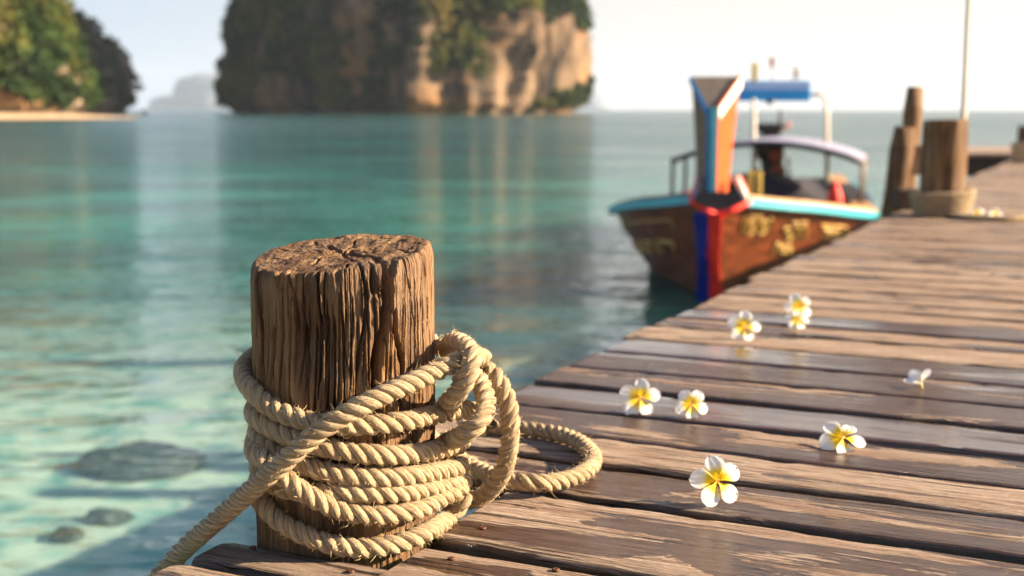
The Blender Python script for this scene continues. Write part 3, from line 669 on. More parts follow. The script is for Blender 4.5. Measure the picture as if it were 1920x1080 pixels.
# wraps W2..W6: each front run goes right to left in the picture, then round the back to the next
w2 = [(866,832),(820,843),(760,852),(690,852),(620,841),(560,825),(510,803),(480,782)]
w3 = [(866,870),(820,884),(760,893),(690,895),(600,882),(530,858),(490,828)]
w4 = [(866,898),(820,912),(760,923),(700,925),(640,923),(580,922,W0-.001),(530,915,W0-.001),(495,895)]
w5 = [(868,905,W0+.006),(830,932,W0+.004),(770,958,W0+.004),(700,966,W0+.004),(640,957,W0+.006),(585,932,W0+.018),(540,902,W0+.025),(505,872,W0+.024),(480,850,W0+.016)]
w6 = [(868,935,W0+.004),(845,965,W0+.002),(800,997,W0),(740,1020,W0),(680,1028,W0),(620,1020,W0),(560,998,W0),(510,965,W0),(486,930,W0)]
def ends(w): f_ = front(w); return f_, f_[0][2], f_[-1][2]
F2, a2, b2 = ends(w2); F3, a3, b3 = ends(w3); F4, a4, b4 = ends(w4); F5, a5, b5 = ends(w5); F6, a6, b6 = ends(w6)
B_ = lambda z0, z1, r=W0: back(z0, z1, r)[1:-1]
rope_path = F2 + B_(b2, a3) + F3 + B_(b3, a4) + F4 + B_(b4, a5) + F5 + B_(b5, a6) + F6 + B_(b6, DZ+.020)[:3]
rope_seg(rope_path, phase=.4)
# W2 start: comes down from the knot, round the back
rope_seg(back(a2 + .012, a2, W0+.001, 5, 80, 4)[:-1] + [F2[0], F2[1]], phase=.4, fib=200) if False else None
# top turn W1 and the bight that comes over at the right
w1 = [(904,787,W0+.03),(884,770,W0+.012),(835,774,W0+.003),(760,789),(690,797),(620,797),(560,785),(510,765),(475,735)]
F1 = front(w1); z0 = F1[-1][2]; zr = atF(826, 648, 1.60)[2]
B1 = [np.array([AX - W0*1.0, AY+.01, z0+.012]), np.array([AX - W0*.88, AY+.07, z0+.022])] + back(z0+.03, zr-.004, W0, 5, 120, 40)
bight = [atF(832,652,1.625), atF(850,641,1.575), atF(872,648,1.525), atF(886,672,1.490), atF(876,706,1.482), atF(858,736,1.495), atF(842,754,1.52), atF(832,768,1.60)]
rope_seg([atF(915,800,1.56)] + F1 + B1 + bight, phase=1.1)
# second curve of the knot
rope_seg([atF(878,700,1.60), atF(894,708,1.57), atF(908,735,1.535), atF(911,765,1.505), atF(898,792,1.485), atF(874,812,1.49), atF(850,824,1.53), atF(838,830,1.60)], phase=2.0)
# long run crossing the front and dropping over the edge
cross = [atF(225,1170,1.53), atF(275,1108,1.515), atF(335,1040,1.500), atF(430,955,1.455)] + front([(530,868,W0+.042),(610,800,W0+.034),(680,759,W0+.030),(755,724,W0+.020),(815,697,W0+.020)]) + [atF(856,678,1.500), atF(884,668,1.535), atF(905,672,1.58)]
rope_seg(cross, phase=.2, lay=.047)
# big hanging loop
rope_seg([atF(862,716,1.66), atF(884,694,1.625), atF(905,692,1.60), atF(930,708,1.57), atF(951,752,1.555), atF(957,805,1.555), atF(951,855,1.565), atF(934,900,1.59), atF(905,930,1.62), atF(872,940,1.645), atF(845,938,1.70)], phase=2.6)
# loop lying on the boards
zr = DZ + .0148
lp = [(820,850),(862,862),(905,884),(955,901),(1010,906),(1062,899),(1100,882),(1114,862),(1104,842),(1078,824),(1040,812),(990,805),(945,801),(905,800),(860,800)]
rope_seg([atZ(x, y, zr + (.004 if i in (3,4) else 0)) for i, (x, y) in enumerate(lp)], phase=3.0)
emit_rope('mooring_rope', 'thick pale twisted rope wound around the foreground post and looped on the deck')

# ---------------------------------------------------------------- bollard, piles and jetty further along
bp = atF(1765, 404, 6.32); BX0, BY0 = bp[0], bp[1]
boll = make_post('mooring_post', BX0, BY0, DZ + .475, .107, MT['post'], [], 8.0, 220, 90, -1.6, 'thick round bollard post on the far pier edge, rope bound round its foot', (.02, -.05), dense=DZ - .02)
Wb = .107 + .016
turns = []
for k in range(4):
    for j in range(14):
        a = -2*math.pi*j/14 + 1.0; turns.append(np.array([BX0 + (Wb + .012*(3-k)*.6)*math.cos(a), BY0 + (Wb + .012*(3-k)*.6)*math.sin(a), DZ + .125 - .030*(k + j/14)]))
turns += [np.array(pier(6.42, -.62, DZ + .016)), np.array(pier(6.38, -.45, DZ + .016)), np.array(pier(6.62, -.30, DZ + .016))]
rope_seg(turns, Rr=.016, lay=.056, step=.006, nseg=8, fib=0)
emit_rope('bollard_rope', 'sunlit rope coiled around the foot of the far bollard')

def pile_thing(px, py, F, ytop, r, lean, label):
    b = atF(px, py, F); t = atF(px, ytop, F); h = t[2]
    o = MB(); n = 26; pts = []; rs2 = []
    for k in range(n):
        q = k/(n-1); z = -1.6 + (h + 1.6)*q; pts.append((lean*(z - DZ), 0, z)); rs2.append(r*(1.12 - .12*q + .05*math.sin(k*1.9)))
    rs2[-1] = r*.86
    o.tube(pts, rs2, 18); ob = o.build('pile', MT['post'], None, smooth=True, attrs=dict(char=np.zeros(len(o.v))))
    ob.location = (b[0], b[1], 0); return tag(ob, label, 'pile', None)
pile_thing(1699, 300, 7.05, 163, .050, .05, 'taller thin wooden pile rising behind the boat-side edge of the pier')
pile_thing(1679, 300, 6.85, 238, .062, .10, 'shorter dark wooden pile leaning against the taller thin one')
q0 = atF(1693, 300, 6.95); 
o = MB().box((0,0,0), (.16,.07,.16), .006).build('brace_block', MT['post'], None, attrs=dict(char=np.zeros(32))); o.location = (q0[0] + .085, q0[1], q0[2]); tag(o, 'short sunlit timber block wedged between the thin piles and the far bollard', 'timber')
o = MB().box((0,0,0), (.13,.10,.11), .006).build('brace_block', MT['beam'], None); q0 = atF(1700, 373, 6.75); o.location = tuple(q0); tag(o, 'dark horizontal timber low between the leaning pile and the bollard foot', 'timber')
q0 = atF(1801, 330, 6.75)
MB().tube([(0,0,-1.6),(0,0,DZ),(.003,0,DZ+2.6)], [.016,.016,.013], 10).build('pole', mat_simple('pale_pole_paint', (.55,.46,.34), .5, .2, 20), None, smooth=True)
pl = bpy.data.objects['pole']; pl.location = (q0[0], q0[1], 0); tag(pl, 'thin pale upright pole rising out of the picture behind the far bollard', 'pole')

jr = empty('jetty', (7.6, 16.6, DZ), 'far cross jetty with dark side beam behind the bollard', 'jetty')
j = MB(); k = 0
while k < 26:
    j.box((-2.0 + k*.19, .2, -.02), (.175, 2.6, .045), .006); k += 1
j.build('deck', mat_simple('jetty_board', (.33,.225,.16), .8, .4, 8, bump=.002), jr)
MB().box((.35, -1.02, -.17), (4.9, .10, .24), .01).build('side_beam', MT['beam'], jr); MB().box((.35, 1.3, -.17), (4.9, .10, .24), .01).build('side_beam', MT['beam'], jr)
for dx in (-1.6, 0.2, 2.2):
    for dy in (-.85, 1.1): MB().tube([(dx, dy, -DZ-1.6), (dx, dy, -.05)], [.10,.09], 12).build('pile', MT['beam'], jr, smooth=True)
q0 = atF(1916, 300, 12.6)
o = MB(); o.tube([(0,0,-1.6),(0,0,DZ),(0,0,atF(1916,236,12.6)[2])], [.10,.09,.08], 14); ob = o.build('pile', MT['post'], None, smooth=True, attrs=dict(char=np.zeros(len(o.v)))); ob.location = (q0[0]+.03, q0[1], 0); tag(ob, 'dark wooden pile at the right border of the picture beyond the bollard', 'pile')
o = MB(); 
for k in range(4): o.lathe([(.09+.012*k%3,0),(.135,.012),(.14,.035),(.12,.055)], 16, (0,0,.05*k))
ob = o.build('rope_coil', MT['rope'], None, smooth=True); ob.location = (q0[0]+.03, q0[1], DZ+.002); tag(ob, 'dark rope turns wound low on the pile at the right border', 'rope')

# ---------------------------------------------------------------- longtail boat
BETA = R(16.0); BA = np.array([math.sin(BETA), math.cos(BETA)]); BR = np.array([math.cos(BETA), -math.sin(BETA)])
BOW = np.array([1.72, 10.7])
boat = empty('longtail_boat', (BOW[0], BOW[1], 0), 'wooden longtail boat with tall orange prow and teal rail moored beside the pier', 'boat')
def BP(s, t, z): return (s*BA[0] + t*BR[0], s*BA[1] + t*BR[1], z)     # aft, to the right, up
def to_boat(x, y, F):       # picture point at distance F -> boat frame (s, t, z)
    p = atF(x, y, F); d = p[:2] - BOW; return float(d @ BA), float(d @ BR), float(p[2])
SS = [0,.15,.3,.5,.7,1.0,1.3,1.8,2.4,3.2,4,5,6,7,8,9]
GB = [.05,.21,.36,.54,.71,.91,1.05,1.23,1.34,1.37,1.34,1.25,1.18,1.08,.95,.80]
WB = [.03,.10,.18,.29,.40,.55,.68,.85,.98,1.05,1.06,1.02,.95,.84,.70,.50]
ZG = [.88,.85,.82,.785,.755,.705,.66,.60,.53,.46,.42,.41,.42,.45,.50,.56]
def hull_pt(s, tau, side, off=0.0):
    g = np.interp(s, SS, GB); b = np.interp(s, SS, WB); zg = np.interp(s, SS, ZG); zk = -.30 + .03*max(0, s-6)
    z = zk + (zg - zk)*tau; tw = (0 - zk)/(zg - zk)
    t = b*(tau/tw)**.55 if tau < tw else b + (g - b)*((tau - tw)/(1 - tw))**.9
    rake = -.42*tau*max(0, 1 - s/1.6)**1.5 + .30*(1-tau)*max(0, 1 - s/2)*.8
    return (s + rake, side*(t + off), z)
MTB = dict(
    hull=mat_simple('varnished_hull_wood', (.17,.040,.010), .38, .85, 5, stretch=(1,1,4), bump=.004), inner=mat_simple('boat_inside_wood', (.11,.065,.04), .8, .5, 8),
    teal=mat_simple('teal_paint', (.045,.36,.42), .4, .2, 10), blue=mat_simple('blue_paint', (.012,.16,.40), .4, .2, 10), orange=mat_simple('orange_paint', (.55,.085,.008), .42, .3, 7),
    brown=mat_simple('brown_wood_and_prow_shade', (.16,.085,.045), .6, .4, 10), grey=mat_simple('bare_grey_wood', (.20,.155,.115), .8, .4, 14), white=mat_simple('white_trim_paint', (.80,.74,.64), .4, .1, 10),
    red=mat_simple('red_cloth', (.85,.035,.018), .6, .25, 12), navy=mat_simple('navy_cloth', (.010,.020,.22), .6, .25, 12), tan=mat_simple('tan_side_deck', (.50,.27,.11), .6, .35, 9),
    letter=mat_simple('faded_yellow_lettering', (.52,.33,.09), .6, .35, 16), tarp=mat_simple('pale_lilac_tarpaulin', (.30,.29,.38), .6, .15, 6), dark=mat_simple('dark_engine_metal', (.030,.026,.024), .5, .4, 20, metal=.3),
    pink=mat_simple('faded_red_housing', (.52,.16,.10), .5, .3, 20), sign=mat_simple('blue_sign_board', (.015,.25,.56), .4, .1, 5), sign2=mat_simple('pale_blue_sign_board', (.30,.42,.66), .4, .1, 5), yel=mat_simple('yellow_paint', (.78,.52,.10), .5, .2, 12),
    cover=mat_simple('dark_cover_and_bow_shade', (.035,.030,.036), .75, .4, 6))
ns, ntau = 60, 22; ssv = np.r_[np.linspace(0, 1.6, 30), np.linspace(1.7, 9, 30)]
V = []; 
for s_ in ssv:
    for sd_ in (-1, 1):
        taus = np.linspace(1, 0, ntau) if sd_ < 0 else np.linspace(0, 1, ntau)[1:]
        for ta in taus: V.append(BP(*hull_pt(s_, ta, sd_)))
nn_ = 2*ntau - 1
F_ = grid_faces(nn_, ns).tolist()
F_.append([(ns-1)*nn_ + k for k in range(nn_)])
F_ = [list(q)[::-1] for q in F_]
hull = mesh_obj('hull', V, F_, MTB['hull'], boat)
md = hull.modifiers.new('thickness', 'SOLIDIFY'); md.thickness = .035; md.offset = -1; hull.data.materials.append(MTB['inner']); md.material_offset = 1
# floor, side decks, rails
fl = MB()
for k in range(len(ssv)-1):
    s0, s1_ = ssv[k], ssv[k+1]
    if s0 < .9: continue
    g0, g1 = [np.interp(x, SS, WB)*1.0 for x in (s0, s1_)]
    fl.hexa([BP(s0,-g0,.02),BP(s0,g0,.02),BP(s1_,g1,.02),BP(s1_,-g1,.02),BP(s0,-g0,.06),BP(s0,g0,.06),BP(s1_,g1,.06),BP(s1_,-g1,.06)])
fl.build('floor', MTB['inner'], boat)
for sd_ in (-1, 1):
    rail = MB(); sdk = MB()
    sv = ssv[ssv >= .04]
    for k in range(len(sv)-1):
        A_, B2 = hull_pt(sv[k], 1, sd_), hull_pt(sv[k+1], 1, sd_)
        def sec(p, t0, t1, z0, z1): return [(p[0], p[1] + sd_*t0, p[2] + z0), (p[0], p[1] + sd_*t1, p[2] + z0), (p[0], p[1] + sd_*t1, p[2] + z1), (p[0], p[1] + sd_*t0, p[2] + z1)]
        for mb, (t0, t1, z0, z1) in ((rail, (.004, .07, -.035, .032)), (sdk, (-.24, .002, .030, .064))):
            a = sec(A_, t0, t1, z0, z1); b = sec(B2, t0, t1, z0, z1)
            mb.hexa([BP(*a[0]),BP(*a[1]),BP(*b[1]),BP(*b[0]),BP(*a[3]),BP(*a[2]),BP(*b[2]),BP(*b[3])])
    rail.build('rail', MTB['teal'], boat); sdk.build('side_deck', MTB['tan'] if sd_ > 0 else MTB['inner'], boat)
# dark blue bands on the rail
for s0 in (4.05, 6.6):
    a, b = hull_pt(s0, 1, 1), hull_pt(s0+.35, 1, 1)
    MB().hexa([BP(a[0],a[1]+.002,a[2]-.06),BP(a[0],a[1]+.080,a[2]-.06),BP(b[0],b[1]+.080,b[2]-.06),BP(b[0],b[1]+.002,b[2]-.06),BP(a[0],a[1]+.002,a[2]+.05),BP(a[0],a[1]+.080,a[2]+.05),BP(b[0],b[1]+.080,b[2]+.05),BP(b[0],b[1]+.002,b[2]+.05)]).build('rail_band', MTB['blue'], boat)
for s0 in (1.5, 3.2, 4.6, 6.2, 7.6):
    g = np.interp(s0, SS, GB) - .16; z = np.interp(s0, SS, ZG) - .02
    MB().hexa([BP(s0,-g,z-.05),BP(s0,g,z-.05),BP(s0+.25,g,z-.05),BP(s0+.25,-g,z-.05),BP(s0,-g,z-.01),BP(s0,g,z-.01),BP(s0+.25,g,z-.01),BP(s0+.25,-g,z-.01)]).build('seat', MTB['inner'], boat)
# prow: flaring wedge, flat painted front, slanting top of bare wood
def prow_sec(z, sf, wf, wb, dep): return [(sf, -wf/2), (sf, wf/2), (sf+dep, wb/2), (sf+dep, -wb/2)]
zb, zt_f, zt_b = .74, 1.615, 1.865
lv = []
for q in np.linspace(0, 1, 9):
    sf = -.40 - .20*q; wb = .235 + .165*q**1.3; wf = .085 + .01*q; dep = .26 + .04*q
    zf = zb + (zt_f - zb)*q; zbk = zb + (zt_b - zb)*q; off = -.01 + .02*q
    lv.append([BP(sf, -wf/2 + off + .022, zf), BP(sf, wf/2 + off + .022, zf), BP(sf+dep, wb/2 + off*1.2, zbk), BP(sf+dep, -wb/2 + off*1.2, zbk)])
V = [p for r_ in lv for p in r_]; nl = len(lv)
def side(i, j_): return [(k*4+i, k*4+j_, (k+1)*4+j_, (k+1)*4+i) for k in range(nl-1)]
F_ = side(0,1) + side(1,2) + side(2,3) + side(3,0) + [(3,2,1,0), ((nl-1)*4, (nl-1)*4+1, (nl-1)*4+2, (nl-1)*4+3)]
fm = [0]*8 + [1]*8 + [2]*8 + [3]*8 + [2, 2]
MTB['lit_teal'] = mat_simple('lit_teal_paint', (.22,.56,.58), .4, .2, 10)  # teal lightened in colour for the light the front face catches
prow = mesh_obj('prow', V, F_, MTB['lit_teal'], boat, smooth=False, mats=[MTB['orange'], MTB['grey'], MTB['brown']], fmat=fm)  # left face's shade is put into its brown, right face orange
T4 = [np.array(p) for p in lv[-1]]; B4 = [np.array(p) for p in lv[0]]
def strip(pts, wv, dv, name, m, par):     # flat bar through pts, half width vector wv, thickness vector dv
    mb = MB()
    for a, b in zip(pts[:-1], pts[1:]):
        mb.hexa([a-wv-dv, a+wv-dv, a+wv+dv, a-wv+dv, b-wv-dv, b+wv-dv, b+wv+dv, b-wv+dv])
    return mb.build(name, m, par)
fr_n = np.array([-BA[0], -BA[1], 0]); lat = np.array([BR[0], BR[1], 0])
# left part of the front face blue, its right part teal
L0 = [np.array(r_[0])*.80 + np.array(r_[1])*.20 + fr_n*.004 for r_ in lv]
strip(L0, lat*.016, fr_n*.003, 'front_stripe', MTB['blue'], prow)
up = np.array([0,0,.028])
strip([T4[0] + fr_n*.006 - up*.9, T4[3] + fr_n*.004 - up*.9 - lat*.006], up, lat*.008, 'top_trim', MTB['blue'], prow)
strip([T4[1] + fr_n*.006 - up*1.6, T4[2] + fr_n*.004 - up*1.6 + lat*.006], up*1.7, lat*.008, 'top_trim', MTB['white'], prow)
strip([T4[1] + fr_n*.004 + up*.25, T4[2] + fr_n*.002 + up*.25 + lat*.004], up*.25, lat*.010, 'top_trim', MTB['orange'], prow)
# stem post under the prow and the cloth ribbons running down it
MB().tube([BP(-.40,0,.80), BP(-.34,0,.5), BP(-.12,0,.2), BP(.12,0,-.05), BP(.3,0,-.25)], [.05,.05,.045,.045,.04], 10).build('stem', MTB['hull'], boat, smooth=True)
def ribbon(t, m, z0=.775, w_=.053):
    mb = MB(); prev = None
    for q in np.linspace(0, 1, 16):
        z = z0 - (z0 - .0)*q; s_ = -.53 + .39*q + .02*math.sin(q*9); tt = t + .012*math.sin(q*6 + t*30) - .02*q
        cur = [BP(s_, tt - w_, z), BP(s_, tt + w_, z), BP(s_+.02, tt + w_, z), BP(s_+.02, tt - w_, z)]
        if prev: mb.hexa(cur + prev)
        prev = cur
    mb.build('ribbon', m, boat)
ribbon(-.050, MTB['navy']); ribbon(.048, MTB['red'])
# red and white collar at the bow mouth
def pt_b(x, y, F): return BP(*to_boat(x, y, F))
F0 = 10.28
cl = [pt_b(1311,333,F0+.12), pt_b(1303,356,F0+.08), pt_b(1296,376,F0+.03), pt_b(1318,391,F0-.03), pt_b(1342,404,F0-.06)]
cr_ = [pt_b(1384,333,F0+.12), pt_b(1394,354,F0+.08), pt_b(1404,377,F0+.03), pt_b(1376,392,F0-.03), pt_b(1350,404,F0-.06)]
MB().tube(cl, .026, 10).build('collar', MTB['red'], boat, smooth=True); MB().tube(cr_, .029, 10).build('collar', MTB['red'], boat, smooth=True)
MB().tube([pt_b(1381,333,F0+.07), pt_b(1390,354,F0+.03), pt_b(1398,374,F0-.02)], .028, 10).build('collar_band', MTB['white'], boat, smooth=True)
MB().tube([pt_b(1314,333,F0+.07), pt_b(1307,354,F0+.03), pt_b(1301,372,F0-.02)], .018, 10).build('collar_band', MTB['tarp'], boat, smooth=True)
# solid dark blocks behind the collar, standing in for the shaded bow opening
a = [BP(-.28,-.07,.70), BP(-.28,.07,.70), BP(.25,.26,.66), BP(.25,-.26,.66), BP(-.28,-.07,.76), BP(-.28,.07,.76), BP(.25,.26,.72), BP(.25,-.26,.72)]
MB().hexa(a).build('bow_block', MTB['cover'], boat)
fr_ = [pt_b(x, y, F0-.06) for x, y in ((1311,360),(1302,378),(1345,401),(1397,378),(1387,360))]; bk_ = [pt_b(x, y, F0+.22) for x, y in ((1311,360),(1302,378),(1345,401),(1397,378),(1387,360))]
MB().add(fr_ + bk_, [(0,1,2,3,4), (9,8,7,6,5)] + [(i, i+5, (i+1)%5+5, (i+1)%5) for i in range(5)]).build('bow_mouth_shade', MTB['cover'], boat)
# painted lettering on both bows: worn strokes, unreadable in the photograph
def find_hull(px, py, side):
    best = None
    for s_ in np.linspace(.1, 6, 70):
        for ta in np.linspace(.35, .98, 34):
            s2, t2, z2 = hull_pt(s_, ta, side); x, y, z = BP(s2, t2, z2); x += BOW[0]; y += BOW[1]; zc = y*CP - (z - CAMH)*SP
            X_ = 960 + FPX*x/zc; Y_ = 540 - FPX*((z - CAMH)*CP + y*SP)/zc
            d = (X_-px)**2 + (Y_-py)**2
            if best is None or d < best[0]: best = (d, s_, ta)
    return best[1], best[2]
lr = random.Random(5)
def lettering(x0, x1, y0, y1, side, nch):
    mb = MB(); corner = [find_hull(x, y, side) for x, y in ((x0,y0),(x1,y0),(x0,y1),(x1,y1))]
    def P(u_, v_):
        s_ = sum(c[0]*w_ for c, w_ in zip(corner, ((1-u_)*(1-v_), u_*(1-v_), (1-u_)*v_, u_*v_))); ta = sum(c[1]*w_ for c, w_ in zip(corner, ((1-u_)*(1-v_), u_*(1-v_), (1-u_)*v_, u_*v_)))
        return BP(*hull_pt(s_, min(ta, .97), side, .012))
    for k in range(nch):
        u0 = (k+.12)/nch; u1 = (k+.85)/nch; top = lr.choice([.12,.2,.28]); pts = [(u0, .95), (u0, .35), ((u0+u1)/2, top), (u1, .35), (u1, .95)]
        if lr.random() < .4: pts = [(u1, .3), (u0, .3), (u0+.3*(u1-u0), .62), (u1, .7), (u1, .98), (u0, .98)]
        pts = [((a[0]*(5-i)+b[0]*i)/5, (a[1]*(5-i)+b[1]*i)/5) for a, b in zip(pts[:-1], pts[1:]) for i in range(5)] + [pts[-1]]
        mb.tube([P(*q) for q in pts], .010, 5)
        if lr.random() < .4: mb.tube([P(u0, .02), P(u1, .06)], .010, 5)
    mb.build('lettering', MTB['letter'], boat)
lettering(1186,1262,402,442,-1,5); lettering(1200,1274,450,474,-1,6); lettering(1276,1312,396,426,-1,3)
lettering(1385,1446,402,438,1,5); lettering(1466,1510,416,450,1,3); lettering(1448,1480,456,474,1,3); lettering(1530,1580,421,442,1,4)
# low canopy amidships
cn = MB(); rows = []
for s_ in (4.9, 5.6, 6.4, 7.2):
    rows.append([BP(s_, t, 1.0 + .23*math.cos(t/1.14*math.pi/2)**.8 if abs(t) < 1.14 else 1.0) for t in np.linspace(-1.14, 1.14, 15)])
for r0, r1 in zip(rows[:-1], rows[1:]):
    for i in range(14):
        q = [np.array(r0[i]), np.array(r0[i+1]), np.array(r1[i+1]), np.array(r1[i])]; dn = np.array([0,0,.035]); cn.hexa([p - dn for p in q] + q)
can = cn.build('canopy', MTB['tarp'], boat)
for s_ in (4.88, 7.18):
    MB().tube([BP(s_, t, .985 + .23*math.cos(min(abs(t),1.139)/1.14*math.pi/2)**.8 - .03) for t in np.linspace(-1.15, 1.15, 15)], .028, 8).build('canopy_frame', MTB['dark'] if s_ < 5 else MTB['brown'], can, smooth=True)
for s_ in (4.9, 6.0, 7.15):
    for sd_ in (-1, 1): MB().tube([BP(s_, sd_*1.13, .40), BP(s_, sd_*1.13, 1.0)], .024, 8).build('canopy_post', MTB['brown'] if s_ > 5 else MTB['grey'], boat, smooth=True)
# dark sheeted load under the canopy, rising to a peak
cv = MB(); g = 12
PZ = lambda u_, v_: (5.0 + 3.2*v_, -.95 + 1.95*u_, .45 + .42*max(0, 1 - abs(u_-.42)*2.1)*(1-.4*v_) + .03*math.sin(u_*19 + v_*7))
V = [BP(*PZ(i/g, j_/g)) for j_ in range(g+1) for i in range(g+1)]; V2 = [(x, y, .12) for x, y, z in V]; nV = len(V)
F_ = grid_faces(g+1, g+1).tolist() + [[q + nV for q in f_[::-1]] for f_ in grid_faces(g+1, g+1).tolist()]
edge = [i for i in range(g+1)] + [(j_+1)*(g+1)-1 for j_ in range(1, g+1)] + [g*(g+1)+i for i in range(g-1, -1, -1)] + [j_*(g+1) for j_ in range(g-1, 0, -1)]
for a_, b_ in zip(edge, edge[1:] + edge[:1]): F_.append([b_, a_, a_+nV, b_+nV])
mesh_obj('cover_sheet', V + V2, F_, MTB['cover'], boat)
# sign board on its frame
FS = 16.6
def wbox(x0, y0, x1, y1, F, dep, name, m, par, bev=.01):
    a = atF(x0, y1, F); b = atF(x1, y0, F); c = ((a[0]+b[0])/2 - BOW[0], F - BOW[1] + dep/2, (a[2]+b[2])/2)
    return MB().box(c, (abs(b[0]-a[0]), dep, abs(b[2]-a[2])), bev).build(name, m, par)
sg = wbox(1345, 151, 1521, 190, FS, .10, 'sign_board', MTB['sign'], boat)
wbox(1346, 153, 1520, 168, FS - .004, .012, 'upper_band', MTB['sign2'], sg, .003)
def wtube(pts, r, name, m, par): return MB().tube([tuple(atF(x, y, F) - np.array([BOW[0], BOW[1], 0])) for x, y, F in pts], r, 8).build(name, m, par, smooth=True)
wtube([(1521,178,FS+.05),(1540,176,FS+.05),(1550,186,FS+.05),(1551,345,FS+.05)], .032, 'sign_frame', mat_simple('pale_pipe', (.62,.54,.42), .45, .1, 10), boat)
wtube([(1413,185,FS-.08),(1414,290,FS-.08),(1413,350,FS-.08)], .028, 'sign_frame', bpy.data.materials['pale_pipe'], boat)
wtube([(1443,188,FS+.02),(1443,197,FS+.02)], [.07,.02], 'sign_bracket', MTB['dark'], boat)
wtube([(1448,150,FS+.05),(1448,108,FS+.05)], .008, 'flag_pole', MTB['grey'], boat); wtube([(1488,150,FS+.05),(1488,122,FS+.05)], .008, 'flag_pole', MTB['grey'], boat)
wbox(1409, 118, 1421, 151, FS, .02, 'pennant', MTB['yel'], boat, .002); wbox(1443, 108, 1452, 126, FS, .015, 'pennant', MTB['pink'], boat, .002); wbox(1489, 128, 1500, 148, FS, .015, 'pennant', MTB['white'], boat, .002)
# engine at the stern
FE = 17.6
en = wbox(1420, 255, 1474, 300, FE, .45, 'engine', MTB['dark'], boat, .03)
wbox(1424, 231, 1470, 250, FE, .32, 'air_filter', MTB['dark'], en, .03); wbox(1434, 249, 1462, 257, FE, .22, 'manifold', MTB['dark'], en, .01)
wtube([(1466,238,FE-.05),(1478,238,FE-.05),(1479,228,FE-.05)], .03, 'exhaust_pipe', MTB['pink'], en)
wtube([(1463,236,FE+.1),(1463,205,FE+.1)], .02, 'exhaust_pipe', MTB['dark'], en)
for (x, y, r_) in ((1455,292,.085),(1460,322,.10),(1436,283,.06)):
    a_ = atF(x, y, FE-.30) - np.array([BOW[0], BOW[1], 0]); MB().tube([tuple(a_), tuple(a_ + np.array([0,.09,0]))], r_, 16).build('pulley', MTB['pink'] if r_ > .07 else MTB['grey'], en, smooth=False)
wbox(1436, 298, 1470, 350, FE, .30, 'engine_mount', MTB['dark'], en, .02)
for x in (1428, 1445, 1478): wtube([(x, 296, FE-.1), (x + 3, 330, FE-.12), (x - 4, 356, FE-.12)], .022, 'hose', MTB['dark'], en)
wtube([(1450,300,FE), (1440,330,FE+2.2), (1432,352,FE+4.2)], .035, 'tail_shaft', MTB['dark'], en)
# small gear on board
def top_thing(o, label, cat):
    tag(o, label, cat); o.parent = None; v = np.array([vv.co[:] for vv in o.data.vertices]); c = np.array([v[:,0].mean(), v[:,1].mean(), v[:,2].min()])
    o.data.transform(Matrix.Translation(-Vector(c))); o.location = Vector(c) + Vector((BOW[0], BOW[1], 0)); return o
for x, lab in ((1408, 'left of the two yellow boards standing behind the prow on the boat'), (1424, 'right of the two yellow boards standing behind the prow on the boat')):
    top_thing(wbox(x-6, 322, x+5, 386, 14.2, .10, 'yellow_board', MTB['yel'], boat, .008), lab, 'board')
a_ = atF(1565, 380, 13.6) - np.array([BOW[0], BOW[1], 0]); a_[2] = np.interp(3, SS, ZG) - .02
top_thing(MB().lathe([(.07,0),(.085,.05),(.085,.20),(.06,.29),(.025,.33),(.02,.38)], 16, a_).build('red_float', MTB['red'], boat, smooth=True), 'dark red tapered float standing on the right side deck of the boat', 'float')
a_ = atF(1262, 372, 14.6) - np.array([BOW[0], BOW[1], 0]); a_[2] = .44
top_thing(MB().box(a_ + np.array([0,0,.09]), (.16,.14,.18), .03).build('blue_container', MTB['blue'], boat), 'small blue container on the left side of the boat by the canopy posts', 'container')
a_ = atF(1286, 364, 14.9) - np.array([BOW[0], BOW[1], 0]); a_[2] = .44
top_thing(MB().lathe([(.10,0),(.13,.05),(.13,.12),(.08,.19),(.02,.21)], 14, a_).build('life_vest_bundle', mat_simple('dull_red_cloth', (.30,.05,.04), .8, .4, 14), boat, smooth=True), 'dull red bundle beside the blue container on the boat', 'bundle')
a_ = BP(-.0, .26, .70)
MB_ = None

# ---------------------------------------------------------------- frangipani flowers
def petal_mesh():
    ns_, nt_ = 22, 15; V = []; rad = []; vein = []
    for i in range(ns_):
        s_ = i/(ns_-1); a_ = min(1, s_/.60); wid = .045 + .31*(a_*a_*(3-2*a_)) if s_ < .60 else .355*math.sqrt(max(0, 1 - ((s_-.60)/.40)**2))
        for j_ in range(nt_):
            t = -1 + 2*j_/(nt_-1); x = t*wid + .05*math.sin(s_*2.5); y = .03 + s_*.97
            y -= .02*t*t*s_
            z = .16*s_ - .24*s_*s_ + .07*t*(1-s_*.4) + .08*t*t*s_*(1-.3*s_) + .05*math.sin(3*s_)*t - .05*max(0, t)**3
            z += .012*math.sin(t*9 + s_*4)*s_ ; V.append((x, y, z)); rad.append(s_*.62/.62 + .06*abs(t)); vein.append(math.cos(t*14)*.5)
    me_o = mesh_obj('petal', V, grid_faces(nt_, ns_), MT['petal'], None, attrs=dict(rad=rad, vein=vein)); return me_o
pt0 = petal_mesh(); pmesh = pt0.data; bpy.data.objects.remove(pt0)
pw = pmesh.copy(); pw.name = 'wilted_petal'; _a = pw.attributes['rad'].data
for _i in range(len(_a)): _a[_i].value = .45 + _a[_i].value * .5
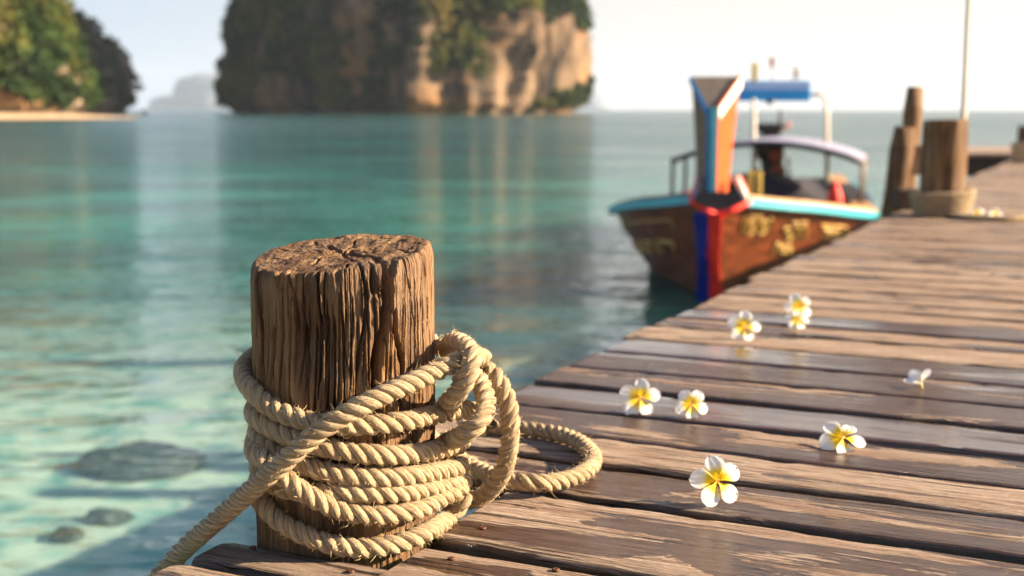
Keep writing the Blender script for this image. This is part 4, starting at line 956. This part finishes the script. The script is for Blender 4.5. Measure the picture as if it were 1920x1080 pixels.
def flower(px, pyc, pyb, width_px, roll, label, normal=(0,-1,.45), F=None, zbase=None, scl=None, droop=0.0, seed=0, order=5, pm=None):
    r_ = random.Random(seed)
    if zbase is None: base = atZ(px, pyb, DZ)
    else: base = atZ(px, pyb, zbase)
    F = base[1]; s_ = px_scale_f(F); half = width_px/s_/2 * 1.04
    n = Vector(normal).normalized(); c = Vector(atF(px, pyc, F + .004))
    root = bpy.data.objects.new('frangipani_flower', None); C.objects.link(root); root.empty_display_size = .02
    tag(root, label, 'flower', 'white frangipani flowers scattered on the boards')
    upv = Vector((0,0,1)); xax = upv.cross(n).normalized(); yax = n.cross(xax)
    mrot = Matrix((xax, yax, n)).transposed().to_4x4()
    root.matrix_world = Matrix.Translation(c) @ mrot
    for k in range(order):
        o = bpy.data.objects.new('petal', pm or pmesh); C.objects.link(o); o.parent = root
        o.rotation_euler = (R(r_.uniform(-7, 7) - droop), R(r_.uniform(-5, 5)), R(roll - 90 + 72*k + r_.uniform(-4, 4)))
        f_ = half * r_.uniform(.96, 1.08); o.scale = (f_*r_.uniform(.95, 1.06), f_, f_*r_.uniform(.9, 1.3))
    # short tube behind the face
    MB().tube([(0,0,-.02*half),(0,0,-.18*half),(.02*half,0,-.45*half)], [.10*half,.07*half,.05*half], 8).build('flower_tube', bpy.data.materials['yellow_tube'], root, smooth=True)
    return root
def px_scale_f(F): return FPX / (F*CP + .527*SP)
mat_simple('yellow_tube', (.70,.62,.22), .6, .1, 40)
flower(1345,902,944,100,32,'largest and nearest frangipani flower, facing the camera on a damp board', (.10,-1,.42), seed=1)
flower(1200,746,774,76,90,'frangipani flower with one petal straight up, leftmost on the boards', (-.05,-1,.50), seed=2)
flower(1296,759,783,64,56,'small frangipani flower just right of the leftmost one on the wet board', (.05,-1,.45), seed=3)
flower(1580,820,842,84,58,'frangipani flower lying half open at right above the nearest one, petals dipping', (.0,-.75,.80), seed=4, droop=8)
flower(1395,613,635,60,80,'blurred frangipani flower on its own beyond the front pair, left of the touching pair', (.05,-1,.5), seed=5)
flower(1498,575,592,52,40,'farther and upper of two blurred frangipani flowers touching each other', (.1,-1,.5), seed=6)
flower(1495,600,614,46,10,'nearer and lower of two blurred frangipani flowers touching each other', (.0,-.8,.8), seed=7, droop=6)
fl7 = flower(1726,718,727,60,100,'wilted frangipani flower lying on its side on the wet boards at right', (-.35,-.15,.9), seed=8, droop=-34, order=4, pm=pw)
flower(1832,400,410,30,30,'yellowish frangipani flower just right of the rope at the far bollard foot', (.1,-1,.6), seed=9)
flower(1866,400,407,28,60,'pale frangipani flower farthest right on the boards beside the far bollard', (.1,-.8,.8), seed=10)

# ---------------------------------------------------------------- haze
hz = MB().box((0, 3870, 58), (8600, 8000, 125)).build('haze', None) if False else None
q = M('haze_air'); v_ = q.n('ShaderNodeVolumePrincipled'); v_.inputs['Density'].default_value = .000075; v_.inputs['Color'].default_value = (.74, .86, 1.0, 1); v_.inputs['Anisotropy'].default_value = .25
q.l(v_.outputs[0], q.out.inputs['Volume'])
hz = MB().hexa([(-4400,-120,-12),(4400,-120,-12),(4400,8000,-12),(-4400,8000,-12),(-4400,-120,240),(4400,-120,240),(4400,8000,240),(-4400,8000,240)]).build('haze', q.m); tag(hz, kind='stuff')
